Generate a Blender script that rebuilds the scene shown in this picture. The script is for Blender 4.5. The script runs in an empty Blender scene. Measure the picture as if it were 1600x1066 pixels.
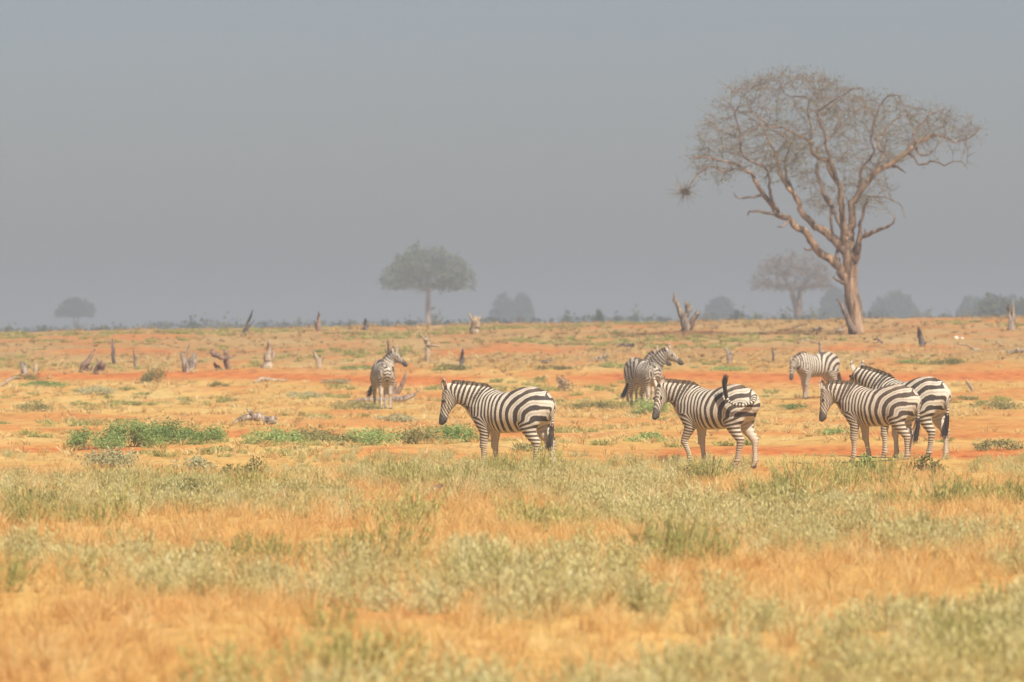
import bpy, math, random
import numpy as np
from mathutils import Vector, Matrix

# ------------------------------------------------------------------ camera, sky, sun, exposure
scene = bpy.context.scene
col = scene.collection
F = 12000.0          # focal length in pixels of the 1600-wide photograph
H = 2.25             # eye height: an open vehicle
HORIZON = 508.0
cam_d = bpy.data.cameras.new('camera')
cam = bpy.data.objects.new('camera', cam_d); col.objects.link(cam)
cam.location = (0, 0, H)
cam.rotation_euler = (math.pi/2 - (533 - HORIZON)/F, 0, 0)
cam_d.sensor_width = 36.0
cam_d.lens = 36.0*F/1600.0
cam_d.clip_start = 0.5; cam_d.clip_end = 20000
cam_d.dof.use_dof = True
cam_d.dof.focus_distance = 124.0
cam_d.dof.aperture_fstop = (cam_d.lens/1000.0)/0.06     # 6 cm entrance pupil
scene.camera = cam

SUN_EL, SUN_AZ = 48.0, 152.0     # azimuth clockwise from +Y (the view direction); 152 = behind the camera, to its right
world = bpy.data.worlds.new('World'); scene.world = world; world.use_nodes = True
wn = world.node_tree; wn.nodes.clear()
sky = wn.nodes.new('ShaderNodeTexSky'); sky.sky_type = 'NISHITA'; sky.sun_disc = False
sky.sun_elevation = math.radians(SUN_EL); sky.sun_rotation = math.radians(SUN_AZ)
sky.altitude = 400; sky.air_density = 1.0; sky.dust_density = 1.0; sky.ozone_density = 2.0
bg = wn.nodes.new('ShaderNodeBackground'); bg.inputs['Strength'].default_value = 0.043
wo = wn.nodes.new('ShaderNodeOutputWorld')
tint = wn.nodes.new('ShaderNodeMix'); tint.data_type = 'RGBA'; tint.blend_type = 'MULTIPLY'; tint.inputs['Factor'].default_value = 1.0
tint.inputs['B'].default_value = (.89, .87, 1.05, 1)      # dust in the whole sky greys its green-blue
wn.links.new(sky.outputs[0], tint.inputs['A']); wn.links.new(tint.outputs['Result'], bg.inputs[0]); wn.links.new(bg.outputs[0], wo.inputs[0])

sd = bpy.data.lights.new('sun', 'SUN'); sd.energy = 4.8; sd.angle = math.radians(0.6); sd.color = (1.0, 0.95, 0.86)
sun = bpy.data.objects.new('sun', sd); col.objects.link(sun)
_se, _sa = math.radians(SUN_EL), math.radians(SUN_AZ)
SUNDIR = Vector((math.cos(_se)*math.sin(_sa), math.cos(_se)*math.cos(_sa), math.sin(_se)))
sun.rotation_euler = (-SUNDIR).to_track_quat('-Z', 'Y').to_euler()
sun.location = (30, -40, 60)

scene.view_settings.view_transform = 'Standard'
scene.view_settings.look = 'None'
scene.view_settings.exposure = 0.72
scene.view_settings.gamma = 1.0
scene.render.engine = 'CYCLES'
cy = scene.cycles
cy.use_denoising = True
try: cy.denoiser = 'OPENIMAGEDENOISE'
except Exception: pass
cy.max_bounces = 6; cy.diffuse_bounces = 3; cy.volume_bounces = 1; cy.transparent_max_bounces = 8
cy.use_adaptive_sampling = True; cy.adaptive_threshold = 0.02

# ------------------------------------------------------------------ helpers
def hash3(i, j, k, seed):
    n = (i*374761393 + j*668265263 + k*2147483647 + seed*974634777) & 0xFFFFFFFF
    n = ((n ^ (n >> 13))*1274126177) & 0xFFFFFFFF
    n = (n ^ (n >> 16)) & 0xFFFFFF
    return n/float(0xFFFFFF)
def vnoise(P, seed=0):
    """value noise in 0..1, P (...,3)"""
    P = np.asarray(P, float); I = np.floor(P).astype(np.int64); f = P - I; f = f*f*(3-2*f)
    out = 0
    for dx in (0, 1):
        wx = f[..., 0] if dx else 1-f[..., 0]
        for dy in (0, 1):
            wy = f[..., 1] if dy else 1-f[..., 1]
            for dz in (0, 1):
                wz = f[..., 2] if dz else 1-f[..., 2]
                out = out + wx*wy*wz*hash3(I[..., 0]+dx, I[..., 1]+dy, I[..., 2]+dz, seed)
    return out
def fbm(P, seed=0, oct=3):
    P = np.asarray(P, float); s = 0; a = 1; t = 0
    for o in range(oct):
        s = s + a*vnoise(P*2**o, seed+o*17); t += a; a *= .5
    return s/t
def sstep(a, b, x):
    t = np.clip((np.asarray(x, float)-a)/(b-a), 0, 1); return t*t*(3-2*t)

def mk(name, V, quads=None, tris=None, mat=None, parent=None, smooth=True, attrs=None):
    """one mesh object from numpy arrays"""
    V = np.asarray(V, np.float32).reshape(-1, 3)
    q = np.zeros((0, 4), np.int32) if quads is None or len(quads) == 0 else np.asarray(quads, np.int32)
    t = np.zeros((0, 3), np.int32) if tris is None or len(tris) == 0 else np.asarray(tris, np.int32)
    me = bpy.data.meshes.new(name)
    me.vertices.add(len(V)); me.vertices.foreach_set('co', V.ravel())
    nl = q.size + t.size; npoly = len(q)+len(t)
    me.loops.add(nl); me.loops.foreach_set('vertex_index', np.concatenate([q.ravel(), t.ravel()]))
    me.polygons.add(npoly)
    st = np.concatenate([np.arange(len(q))*4, len(q)*4 + np.arange(len(t))*3]).astype(np.int32)
    me.polygons.foreach_set('loop_start', st)
    if smooth: me.polygons.foreach_set('use_smooth', np.ones(npoly, bool))
    me.update(calc_edges=True); me.validate()
    for k, a in (attrs or {}).items():
        at = me.attributes.new(k, 'FLOAT', 'POINT'); at.data.foreach_set('value', np.asarray(a, np.float32))
    if mat: me.materials.append(mat)
    o = bpy.data.objects.new(name, me); col.objects.link(o)
    if parent: o.parent = parent
    return o
def tag(o, label=None, cat=None, group=None, kind=None):
    if label: o['label'] = label
    if cat: o['category'] = cat
    if group: o['group'] = group
    if kind: o['kind'] = kind
    return o
def empty(name, loc, label, cat, group=None, rz=0.0, s=1.0):
    o = bpy.data.objects.new(name, None); col.objects.link(o)
    o.location = loc; o.rotation_euler = (0, 0, rz); o.scale = (s, s, s); o.empty_display_size = .2
    return tag(o, label, cat, group)

class MB:
    """collects geometry, builds one mesh"""
    def __init__(s): s.V = []; s.Q = []; s.T = []; s.A = []; s.n = 0
    def add(s, V, Q=None, T=None, a=0.0):
        V = np.asarray(V, float).reshape(-1, 3)
        if Q is not None and len(Q): s.Q.append(np.asarray(Q, np.int64)+s.n)
        if T is not None and len(T): s.T.append(np.asarray(T, np.int64)+s.n)
        s.A.append(np.broadcast_to(np.asarray(a, float), (len(V),)))
        s.V.append(V); s.n += len(V)
    def build(s, name, mat, parent=None, smooth=True):
        return mk(name, np.concatenate(s.V), np.concatenate(s.Q) if s.Q else None,
                  np.concatenate(s.T) if s.T else None, mat, parent, smooth, {'tone': np.concatenate(s.A)})

def norm(v): 
    v = np.asarray(v, float); return v/(np.linalg.norm(v, axis=-1, keepdims=True)+1e-12)
def resample(pts, rad, step):
    pts = np.asarray(pts, float); rad = np.asarray(rad, float)
    # catmull-rom
    n = len(pts)
    if n > 2:
        P = np.vstack([2*pts[0]-pts[1], pts, 2*pts[-1]-pts[-2]]); out = []; ro = []
        for i in range(n-1):
            p0, p1, p2, p3 = P[i], P[i+1], P[i+2], P[i+3]
            m = max(1, int(np.linalg.norm(p2-p1)/step))
            for t in np.arange(m)/m:
                out.append(.5*((2*p1)+(-p0+p2)*t+(2*p0-5*p1+4*p2-p3)*t*t+(-p0+3*p1-3*p2+p3)*t**3)); ro.append(rad[i]*(1-t)+rad[i+1]*t)
        out.append(pts[-1]); ro.append(rad[-1])
        return np.array(out), np.array(ro)
    m = max(2, int(np.linalg.norm(pts[1]-pts[0])/step)); t = np.linspace(0, 1, m+1)[:, None]
    return pts[0]*(1-t)+pts[1]*t, rad[0]*(1-t[:, 0])+rad[1]*t[:, 0]
def tube(mb, pts, rad, sides=8, rough=0.0, jag=0.0, seed=0, flat=1.0, tone=0.0, nscale=3.0):
    """a bent tapering limb with closed ends; rough = relative bumpiness, jag = splintered tip length"""
    pts = np.asarray(pts, float); rad = np.asarray(rad, float); n = len(pts)
    T = np.gradient(pts, axis=0); T = norm(T)
    ref = np.array([0, 1, 0.]) if abs(T[0][1]) < .9 else np.array([1., 0, 0])
    u = norm(ref - T[0]*np.dot(ref, T[0])); U = [u]
    for i in range(1, n):
        u = U[-1] - T[i]*np.dot(U[-1], T[i]); U.append(norm(u))
    U = np.array(U); W = np.cross(T, U)
    ang = np.linspace(0, 2*np.pi, sides, endpoint=False)
    ca, sa = np.cos(ang), np.sin(ang)
    d = U[:, None]*ca[None, :, None] + W[:, None]*sa[None, :, None]*flat
    R = rad[:, None]*np.ones(sides)
    V = pts[:, None]+d*R[..., None]
    if rough:
        nn = vnoise(V*nscale/np.maximum(rad.mean(), 1e-3)/6.0 + seed*7.3, seed)-.5
        n2 = vnoise(np.stack([np.cos(ang)[None, :]*2.2+0*R, np.sin(ang)[None, :]*2.2+0*R, np.linspace(0, 1.5, n)[:, None]+0*R], -1)+seed*3.1, seed+5)-.5
        V = pts[:, None]+d*(R*(1+rough*(nn+1.2*n2)*2))[..., None]
    if jag:
        rr = np.random.RandomState(seed+11)
        V[-1] += T[-1]*(rr.rand(sides)[:, None]-.2)*jag
        if n > 2: V[-2] += T[-1]*(rr.rand(sides)[:, None]-.5)*jag*.3
    idx = np.arange(n*sides).reshape(n, sides)
    a = idx[:-1]; b = idx[1:]; a2 = np.roll(a, -1, 1); b2 = np.roll(b, -1, 1)
    Q = np.stack([a, a2, b2, b], -1).reshape(-1, 4)
    Vf = np.vstack([V.reshape(-1, 3), pts[0], pts[-1] - T[-1]*jag*.3])
    c0, c1 = n*sides, n*sides+1
    T3 = [(c0, (j+1) % sides, j) for j in range(sides)] + [(c1, (n-1)*sides+j, (n-1)*sides+(j+1) % sides) for j in range(sides)]
    mb.add(Vf, Q, T3, tone)
def frusta(mb, A, B, ra, rb, sides=4, tone=0.0):
    """many thin straight pieces at once (twigs)"""
    A = np.asarray(A, float); B = np.asarray(B, float); n = len(A)
    if n == 0: return
    T = norm(B-A); ref = np.where(np.abs(T[:, 2:3]) < .9, np.array([[0, 0, 1.]]), np.array([[1., 0, 0]]))
    U = norm(np.cross(T, ref)); W = np.cross(T, U)
    ang = np.linspace(0, 2*np.pi, sides, endpoint=False)
    d = U[:, None]*np.cos(ang)[None, :, None] + W[:, None]*np.sin(ang)[None, :, None]
    V = np.concatenate([A[:, None]+d*np.asarray(ra).reshape(-1, 1, 1), B[:, None]+d*np.asarray(rb).reshape(-1, 1, 1)], 1)
    base = (np.arange(n)*2*sides)[:, None]; j = np.arange(sides); j2 = (j+1) % sides
    Q = np.stack([base+j, base+j2, base+sides+j2, base+sides+j], -1).reshape(-1, 4)
    mb.add(V.reshape(-1, 3), Q, None, np.repeat(np.broadcast_to(np.asarray(tone, float), (n,)), 2*sides))
def leaves(mb, C, size, rs, elong=1.6, tone=None, flat=0.0, rise=0.0):
    """small pointed leaf faces (two triangles each, folded) at centres C"""
    C = np.asarray(C, float); n = len(C)
    if n == 0: return
    a = norm(rs.normal(size=(n, 3))); a[:, 2] = a[:, 2]*(1-flat)+rise; a = norm(a)
    b = norm(np.cross(a, norm(rs.normal(size=(n, 3)))))
    s = np.asarray(size)*(.6+.8*rs.rand(n)); s = s[:, None]
    nn = np.cross(a, b)
    V = np.stack([C-a*s*elong*.5, C+b*s*.5+nn*s*.12, C+a*s*elong*.5, C-b*s*.5+nn*s*.12], 1)
    k = (np.arange(n)*4)[:, None]
    T = np.concatenate([k+np.array([0, 1, 2]), k+np.array([0, 2, 3])])
    t = rs.rand(n) if tone is None else np.broadcast_to(tone, (n,))
    mb.add(V.reshape(-1, 3), None, T, np.repeat(t, 4))

# ------------------------------------------------------------------ materials
def nodes_of(name):
    m = bpy.data.materials.new(name); m.use_nodes = True
    return m, m.node_tree.nodes, m.node_tree.links, m.node_tree.nodes['Principled BSDF']
def ramp(N, stops):
    r = N.new('ShaderNodeValToRGB'); e = r.color_ramp.elements
    while len(e) < len(stops): e.new(.5)
    for el, (p, c) in zip(e, stops): el.position = p; el.color = (*c, 1)
    return r
def mat_wood(name, stops, scale=(9, 9, 2.2), bump=.5):
    m, N, L, P = nodes_of(name)
    tc = N.new('ShaderNodeTexCoord'); mp = N.new('ShaderNodeMapping'); mp.inputs['Scale'].default_value = scale
    n1 = N.new('ShaderNodeTexNoise'); n1.inputs['Scale'].default_value = 1.0; n1.inputs['Detail'].default_value = 6; n1.inputs['Roughness'].default_value = .65
    r = ramp(N, stops)
    L.new(tc.outputs['Object'], mp.inputs[0]); L.new(mp.outputs[0], n1.inputs['Vector']); L.new(n1.outputs['Fac'], r.inputs[0])
    L.new(r.outputs[0], P.inputs['Base Color']); P.inputs['Roughness'].default_value = .95
    P.inputs['Specular IOR Level'].default_value = .15
    b = N.new('ShaderNodeBump'); b.inputs['Strength'].default_value = bump; b.inputs['Distance'].default_value = .08
    L.new(n1.outputs['Fac'], b.inputs['Height']); L.new(b.outputs[0], P.inputs['Normal'])
    return m
def mat_leaf(name, c0, c1, c2, trans=.3, inst=False, field=None):
    """leaf or blade: colour varies piece by piece (tone), plant by plant (random) and over the land (field noise)"""
    m, N, L, P = nodes_of(name)
    at = N.new('ShaderNodeAttribute'); at.attribute_name = 'tone'
    oi = N.new('ShaderNodeObjectInfo')
    mx = N.new('ShaderNodeMath'); mx.operation = 'MULTIPLY_ADD'; mx.inputs[1].default_value = .5
    ml = N.new('ShaderNodeMath'); ml.operation = 'MULTIPLY'; ml.inputs[1].default_value = .5
    L.new(oi.outputs['Random'], ml.inputs[0]); L.new(at.outputs['Fac'], mx.inputs[0]); L.new(ml.outputs[0], mx.inputs[2])
    r = ramp(N, [(0.1, c0), (0.5, c1), (0.9, c2)])
    L.new(mx.outputs[0], r.inputs[0])
    P.inputs['Roughness'].default_value = .8; P.inputs['Specular IOR Level'].default_value = .2
    tr = N.new('ShaderNodeBsdfTranslucent'); ms = N.new('ShaderNodeMixShader'); ms.inputs[0].default_value = trans
    out = [n for n in N if n.type == 'OUTPUT_MATERIAL'][0]
    L.new(r.outputs[0], P.inputs['Base Color']); L.new(r.outputs[0], tr.inputs[0])
    L.new(P.outputs[0], ms.inputs[1]); L.new(tr.outputs[0], ms.inputs[2]); L.new(ms.outputs[0], out.inputs[0])
    return m

M = {}
M['bark'] = mat_wood('warm_bark', [(.38, (.05, .034, .026)), (.47, (.20, .125, .078)), (.56, (.32, .20, .122)), (.66, (.43, .295, .19))], (5, 5, 1.0), 1.0)
M['limb'] = mat_wood('limb_bark', [(.33, (.05, .038, .032)), (.5, (.19, .13, .098)), (.68, (.36, .255, .185))], (6, 6, 3), .9)
M['twig'] = mat_wood('twig_bark', [(.3, (.11, .08, .06)), (.7, (.26, .19, .13))], (3, 3, 3), .1)
M['grey_wood'] = mat_wood('weathered_wood', [(.33, (.05, .035, .025)), (.45, (.19, .14, .10)), (.58, (.34, .26, .20)), (.7, (.5, .41, .31))], (14, 14, 4))
M['pale_wood'] = mat_wood('bleached_wood', [(.3, (.13, .09, .055)), (.48, (.33, .24, .155)), (.7, (.48, .37, .255))], (9, 9, 3))
M['dark_wood'] = mat_wood('dark_dead_wood', [(.25, (.03, .022, .02)), (.5, (.11, .08, .07)), (.8, (.24, .18, .15))], (9, 9, 3))
M['brown_wood'] = mat_wood('red_brown_wood', [(.3, (.07, .045, .035)), (.5, (.21, .13, .09)), (.75, (.36, .25, .18))], (9, 9, 3))
M['bone'] = mat_wood('bleached_stone', [(.3, (.55, .44, .32)), (.7, (.78, .68, .54))], (6, 6, 6), .2)
M['red_rock'] = mat_wood('red_earth_rock', [(.3, (.22, .09, .05)), (.7, (.42, .19, .10))], (6, 6, 6), .6)

def mat_ground():
    m, N, L, P = nodes_of('red_savanna_soil')
    tc = N.new('ShaderNodeTexCoord')
    def noise(scale, detail, sx=1.0, sy=1.0, rough=.6):
        mp = N.new('ShaderNodeMapping'); mp.inputs['Scale'].default_value = (sx, sy, 1)
        t = N.new('ShaderNodeTexNoise'); t.inputs['Scale'].default_value = scale; t.inputs['Detail'].default_value = detail; t.inputs['Roughness'].default_value = rough
        L.new(tc.outputs['Object'], mp.inputs[0]); L.new(mp.outputs[0], t.inputs['Vector']); return t
    big = noise(.35, 5, 1, .25); fine = noise(2.6, 8, 1, .22, .75)
    slope = N.new('ShaderNodeAttribute'); slope.attribute_name = 'slope'
    bare = N.new('ShaderNodeAttribute'); bare.attribute_name = 'bare'
    dry = ramp(N, [(.3, (.46, .24, .065)), (.5, (.52, .315, .095)), (.7, (.53, .37, .14))])
    red = ramp(N, [(.3, (.42, .115, .030)), (.7, (.53, .19, .05))])
    L.new(big.outputs['Fac'], dry.inputs[0]); L.new(fine.outputs['Fac'], red.inputs[0])
    tan = ramp(N, [(.3, (.33, .18, .066)), (.5, (.39, .235, .092)), (.7, (.40, .275, .125))]); L.new(big.outputs['Fac'], tan.inputs[0])
    dm = N.new('ShaderNodeMix'); dm.data_type = 'RGBA'; L.new(slope.outputs['Fac'], dm.inputs['Factor']); L.new(dry.outputs[0], dm.inputs['A']); L.new(tan.outputs[0], dm.inputs['B'])
    mix = N.new('ShaderNodeMix'); mix.data_type = 'RGBA'
    L.new(bare.outputs['Fac'], mix.inputs['Factor']); L.new(dm.outputs['Result'], mix.inputs['A']); L.new(red.outputs[0], mix.inputs['B'])
    sp = ramp(N, [(.36, (.55, .48, .42)), (.47, (.95, .93, .9)), (.62, (1.1, 1.12, 1.15))])
    L.new(fine.outputs['Fac'], sp.inputs[0])
    mul = N.new('ShaderNodeMix'); mul.data_type = 'RGBA'; mul.blend_type = 'MULTIPLY'; mul.inputs['Factor'].default_value = .7
    L.new(mix.outputs['Result'], mul.inputs['A']); L.new(sp.outputs[0], mul.inputs['B'])
    L.new(mul.outputs['Result'], P.inputs['Base Color']); P.inputs['Roughness'].default_value = 1.0; P.inputs['Specular IOR Level'].default_value = .1
    b = N.new('ShaderNodeBump'); b.inputs['Strength'].default_value = .6; b.inputs['Distance'].default_value = .06
    L.new(fine.outputs['Fac'], b.inputs['Height']); L.new(b.outputs[0], P.inputs['Normal'])
    return m
M['ground'] = mat_ground()

# ------------------------------------------------------------------ terrain
_D = np.array([-2000, 0, 100, 150, 200, 216, 230, 250, 285, 315, 335, 370, 450, 600, 1000, 2000, 9000.])
_Z = np.array([0, 0, 0, 0, .02, .10, .38, .98, 1.74, 2.13, 2.24, 2.2, 1.9, 1.2, .3, -.5, -1.])
def zlong(d):
    # monotone cubic through the survey of the slope
    h = np.diff(_D); de = np.diff(_Z)/h; mm = np.zeros(len(_D)); 
    for i in range(1, len(_D)-1):
        if de[i-1]*de[i] > 0: mm[i] = 2*de[i-1]*de[i]/(de[i-1]+de[i])
    d = np.clip(np.asarray(d, float), _D[0], _D[-1]-1e-6); i = np.clip(np.searchsorted(_D, d, side='right')-1, 0, len(h)-1)
    t = (d-_D[i])/h[i]; a, b, ma, mb_ = _Z[i], _Z[i+1], mm[i]*h[i], mm[i+1]*h[i]
    return (2*t**3-3*t*t+1)*a+(t**3-2*t*t+t)*ma+(-2*t**3+3*t*t)*b+(t**3-t*t)*mb_
def hz(x, y):
    x = np.asarray(x, float); y = np.asarray(y, float)
    z = zlong(y) + .0155*np.clip(x, -60, 60)*sstep(150, 320, y)
    P = np.stack([x*.45, y*.16, 0*x], -1)
    amp = .09*sstep(30, 70, y)
    z = z + (fbm(P, 3, 2)-.5)*amp*2 + (vnoise(np.stack([x*1.6, y*.8, 0*x], -1), 9)-.5)*.05
    return z
def at(px, py, d):
    """a point seen at photo pixel px,py standing d metres away"""
    return np.array([(px-800)/F*d, d, H-(py-HORIZON)/F*d])
def ground_d(px, py):
    """distance at which the ground is met at that pixel"""
    d = np.linspace(45, 340, 1500); y = HORIZON+(H-hz((px-800)/F*d, d))/d*F
    k = np.argmax(y <= py)
    return float(d[k]) if y[k] <= py else 335.0
def stand(px, d):
    x = (px-800)/F*d; return np.array([x, d, float(hz(x, d))])
def bare_mask(x, y):
    """red bare soil: the wheel-worn strips and erosion bands that cross the plain"""
    x = np.asarray(x, float); y = np.asarray(y, float)
    n = fbm(np.stack([x*.22, y*.10, 0*x+5], -1), 21, 3)
    w = fbm(np.stack([x*.10, 0*y, 0*x+9], -1), 33, 2)-.5
    def band(c, hw, k=1.0): return k*np.clip(1.25-np.abs(y+w*14-c)/hw, 0, 1)
    b = np.maximum(band(138, 6, 1.0)*sstep(-9.2, -5.5, np.abs(x+1.5)*0+np.where(x > -1, 0, -9.2)+np.where(x < -6.5, 9, 0)), band(239, 5.5))
    b = np.maximum(b, band(159, 6, .8)); b = np.maximum(b, band(180, 7, .5))
    b = np.maximum(b, band(268, 4, .8)*sstep(.45, .6, n)); b = np.maximum(b, band(225, 5, .6)*sstep(.4, .6, n))
    b = b*sstep(.22, .50, n+.08)
    far = sstep(.62, .74, n)*.6*sstep(128, 140, y)
    fore = sstep(.60, .72, fbm(np.stack([x*.5, y*.22, 0*x+2], -1), 44, 3))*.5
    return np.clip(np.maximum(np.maximum(b, far), fore), 0, 1)

def build_ground():
    def axis(parts):
        out = []
        for a, b, s in parts: out += list(np.arange(a, b, s))
        return np.array(out)
    ys = np.concatenate([[-3000, -1200, -500, -200, -80, 0, 20], np.arange(36, 130, .7), np.arange(130, 250, .8), np.arange(250, 345, 1.2), np.geomspace(346, 8000, 60)])
    xp = np.concatenate([np.arange(0, 14, .45), np.arange(14, 34, .8), np.geomspace(35, 5000, 26)])
    xs = np.concatenate([-xp[:0:-1], xp])
    X, Y = np.meshgrid(xs, ys); Z = hz(X, Y)
    V = np.stack([X, Y, Z], -1).reshape(-1, 3)
    idx = np.arange(X.size).reshape(X.shape)
    Q = np.stack([idx[:-1, :-1], idx[:-1, 1:], idx[1:, 1:], idx[1:, :-1]], -1).reshape(-1, 4)
    o = mk('ground', V, Q, None, M['ground'], None, True, {'bare': bare_mask(X, Y).ravel(), 'slope': sstep(236, 262, Y+8*(vnoise(np.stack([X*.2, Y*.1, 0*X], -1), 66)-.5)).ravel()})
    tag(o, 'orange red savanna soil rising gently to a low crest', None, None, 'structure')
build_ground()


# ------------------------------------------------------------------ zebras
def surface_nets(f, org, h):
    s = f < 0
    c = np.zeros(tuple(np.array(f.shape)-1), np.int8)
    nx, ny, nz = f.shape
    for a in (0, 1):
        for b in (0, 1):
            for d in (0, 1): c += s[a:nx-1+a, b:ny-1+b, d:nz-1+d]
    act = (c > 0) & (c < 8)
    idx = -np.ones(act.shape, np.int64); ijk = np.argwhere(act); idx[act] = np.arange(len(ijk))
    pos = np.zeros((len(ijk), 3)); cnt = np.zeros(len(ijk))
    for ax in range(3):
        o1, o2 = [k for k in range(3) if k != ax]
        for a in (0, 1):
            for b in (0, 1):
                p0 = np.zeros(3, int); p0[o1] = a; p0[o2] = b; p1 = p0.copy(); p1[ax] = 1
                f0 = f[tuple((ijk+p0).T)]; f1 = f[tuple((ijk+p1).T)]
                m = (f0 < 0) != (f1 < 0); t = np.where(m, f0/np.where(m, f0-f1, 1), 0)
                pos += m[:, None]*(p0+t[:, None]*(p1-p0)); cnt += m
    V = org + (ijk + pos/cnt[:, None])*h
    Q = []
    for ax in range(3):
        o1, o2 = (ax+1) % 3, (ax+2) % 3
        sl0 = [slice(None)]*3; sl1 = [slice(None)]*3; sl0[ax] = slice(0, -1); sl1[ax] = slice(1, None)
        ch = s[tuple(sl0)] != s[tuple(sl1)]
        e = np.argwhere(ch); e = e[(e[:, o1] > 0) & (e[:, o2] > 0) & (e[:, o1] < f.shape[o1]-1) & (e[:, o2] < f.shape[o2]-1)]
        d1 = np.zeros(3, int); d1[o1] = 1; d2 = np.zeros(3, int); d2[o2] = 1
        q = np.stack([idx[tuple((e-d1-d2).T)], idx[tuple((e-d2).T)], idx[tuple(e.T)], idx[tuple((e-d1).T)]], -1)
        ins = s[tuple(e.T)]
        q[~ins] = q[~ins][:, ::-1]
        Q.append(q)
    return V, np.concatenate(Q)

class Chain:
    """a bent limb: centre line, two radii (a along 'up', b to the side) and the up direction at each station"""
    def __init__(s, C, a, b, up):
        s.C = np.asarray(C, float); s.a = np.asarray(a, float); s.b = np.asarray(b, float)
        T = norm(np.gradient(s.C, axis=0)); U = np.asarray(up, float)
        if U.ndim == 1: U = np.tile(U, (len(s.C), 1))
        s.T = T; s.U = norm(U - T*np.sum(U*T, 1, keepdims=True))
        L = np.linalg.norm(np.diff(s.C, axis=0), axis=1); s.S = np.concatenate([[0], np.cumsum(L)])
    def box(s, m):
        r = np.maximum(s.a, s.b)[:, None]
        return (s.C-r-m).min(0), (s.C+r+m).max(0)
    def eval(s, P):
        best = np.full(len(P), 9.0); arc = np.zeros(len(P)); cu = np.zeros(len(P)); cv = np.zeros(len(P))
        for i in range(len(s.C)-1):
            d = s.C[i+1]-s.C[i]; l2 = d@d; dh = d/math.sqrt(l2)
            t0 = ((P-s.C[i])@d)/l2; t = np.clip(t0, 0, 1)
            q = P-(s.C[i]+t[:, None]*d)
            u = s.U[i]+t[:, None]*(s.U[i+1]-s.U[i]); u = u-(u@dh)[:, None]*dh; u = norm(u); v = np.cross(dh, u)
            ra = s.a[i]+t*(s.a[i+1]-s.a[i]); rb = s.b[i]+t*(s.b[i+1]-s.b[i])
            qu = np.sum(q*u, 1); qv = np.sum(q*v, 1); qw = q@dh
            k = np.sqrt((qu/ra)**2+(qv/rb)**2+(qw/np.minimum(ra, rb))**2)
            sd = (k-1)*np.minimum(ra, rb)
            m = sd < best
            best = np.where(m, sd, best); arc = np.where(m, s.S[i]+t*(s.S[i+1]-s.S[i]), arc); cu = np.where(m, qu, cu); cv = np.where(m, qv, cv)
        return best, arc, cu, cv
def bez(p0, p1, p2, p3, n):
    t = np.linspace(0, 1, n)[:, None]
    return (1-t)**3*p0+3*(1-t)**2*t*p1+3*(1-t)*t*t*p2+t**3*p3

def mat_coat(name, white=(.53, .455, .35), dark=(.030, .024, .022), dust=(.42, .27, .15)):
    m, N, L, P = nodes_of(name)
    def attr(n):
        a = N.new('ShaderNodeAttribute'); a.attribute_name = n; return a.outputs['Fac']
    def math_(op, a, b=None, c=None):
        n = N.new('ShaderNodeMath'); n.operation = op
        for i, v in enumerate((a, b, c)):
            if v is None: continue
            if isinstance(v, (int, float)): n.inputs[i].default_value = v
            else: L.new(v, n.inputs[i])
        return n.outputs[0]
    tc = N.new('ShaderNodeTexCoord'); nz = N.new('ShaderNodeTexNoise'); nz.inputs['Scale'].default_value = 28; nz.inputs['Detail'].default_value = 3
    L.new(tc.outputs['Object'], nz.inputs['Vector'])
    ph = math_('MULTIPLY_ADD', math_('SUBTRACT', nz.outputs['Fac'], .5), .16, attr('phase'))
    s = math_('SINE', math_('MULTIPLY', ph, 2*math.pi))
    mr = N.new('ShaderNodeMapRange'); mr.interpolation_type = 'SMOOTHSTEP'
    L.new(math_('SUBTRACT', s, attr('thr')), mr.inputs['Value']); mr.inputs['From Min'].default_value = -.28; mr.inputs['From Max'].default_value = .28
    fac = math_('MULTIPLY', mr.outputs[0], math_('SUBTRACT', 1.0, attr('pale')))
    sh = N.new('ShaderNodeMapRange'); sh.interpolation_type = 'SMOOTHSTEP'; sh.inputs['From Min'].default_value = .80; sh.inputs['From Max'].default_value = .98; sh.inputs['To Max'].default_value = .34
    L.new(math_('MULTIPLY', s, -1.0), sh.inputs['Value'])
    fac = math_('MAXIMUM', fac, math_('MULTIPLY', sh.outputs[0], attr('shade')))     # faint brown stripe inside the broad white ones
    fac = math_('MAXIMUM', fac, attr('dark'))
    mix = N.new('ShaderNodeMix'); mix.data_type = 'RGBA'; mix.inputs['A'].default_value = (*white, 1); mix.inputs['B'].default_value = (*dark, 1)
    L.new(fac, mix.inputs['Factor'])
    mx2 = N.new('ShaderNodeMix'); mx2.data_type = 'RGBA'; mx2.inputs['B'].default_value = (*dust, 1)
    n2 = N.new('ShaderNodeTexNoise'); n2.inputs['Scale'].default_value = 5; n2.inputs['Detail'].default_value = 4
    L.new(tc.outputs['Object'], n2.inputs['Vector'])
    L.new(math_('MULTIPLY', attr('dust'), math_('MULTIPLY_ADD', n2.outputs['Fac'], 1.4, .3)), mx2.inputs['Factor']); L.new(mix.outputs['Result'], mx2.inputs['A'])
    L.new(mx2.outputs['Result'], P.inputs['Base Color']); P.inputs['Roughness'].default_value = .75; P.inputs['Specular IOR Level'].default_value = .25
    b = N.new('ShaderNodeBump'); b.inputs['Strength'].default_value = .15; b.inputs['Distance'].default_value = .01
    L.new(nz.outputs['Fac'], b.inputs['Height']); L.new(b.outputs[0], P.inputs['Normal'])
    return m
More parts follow.
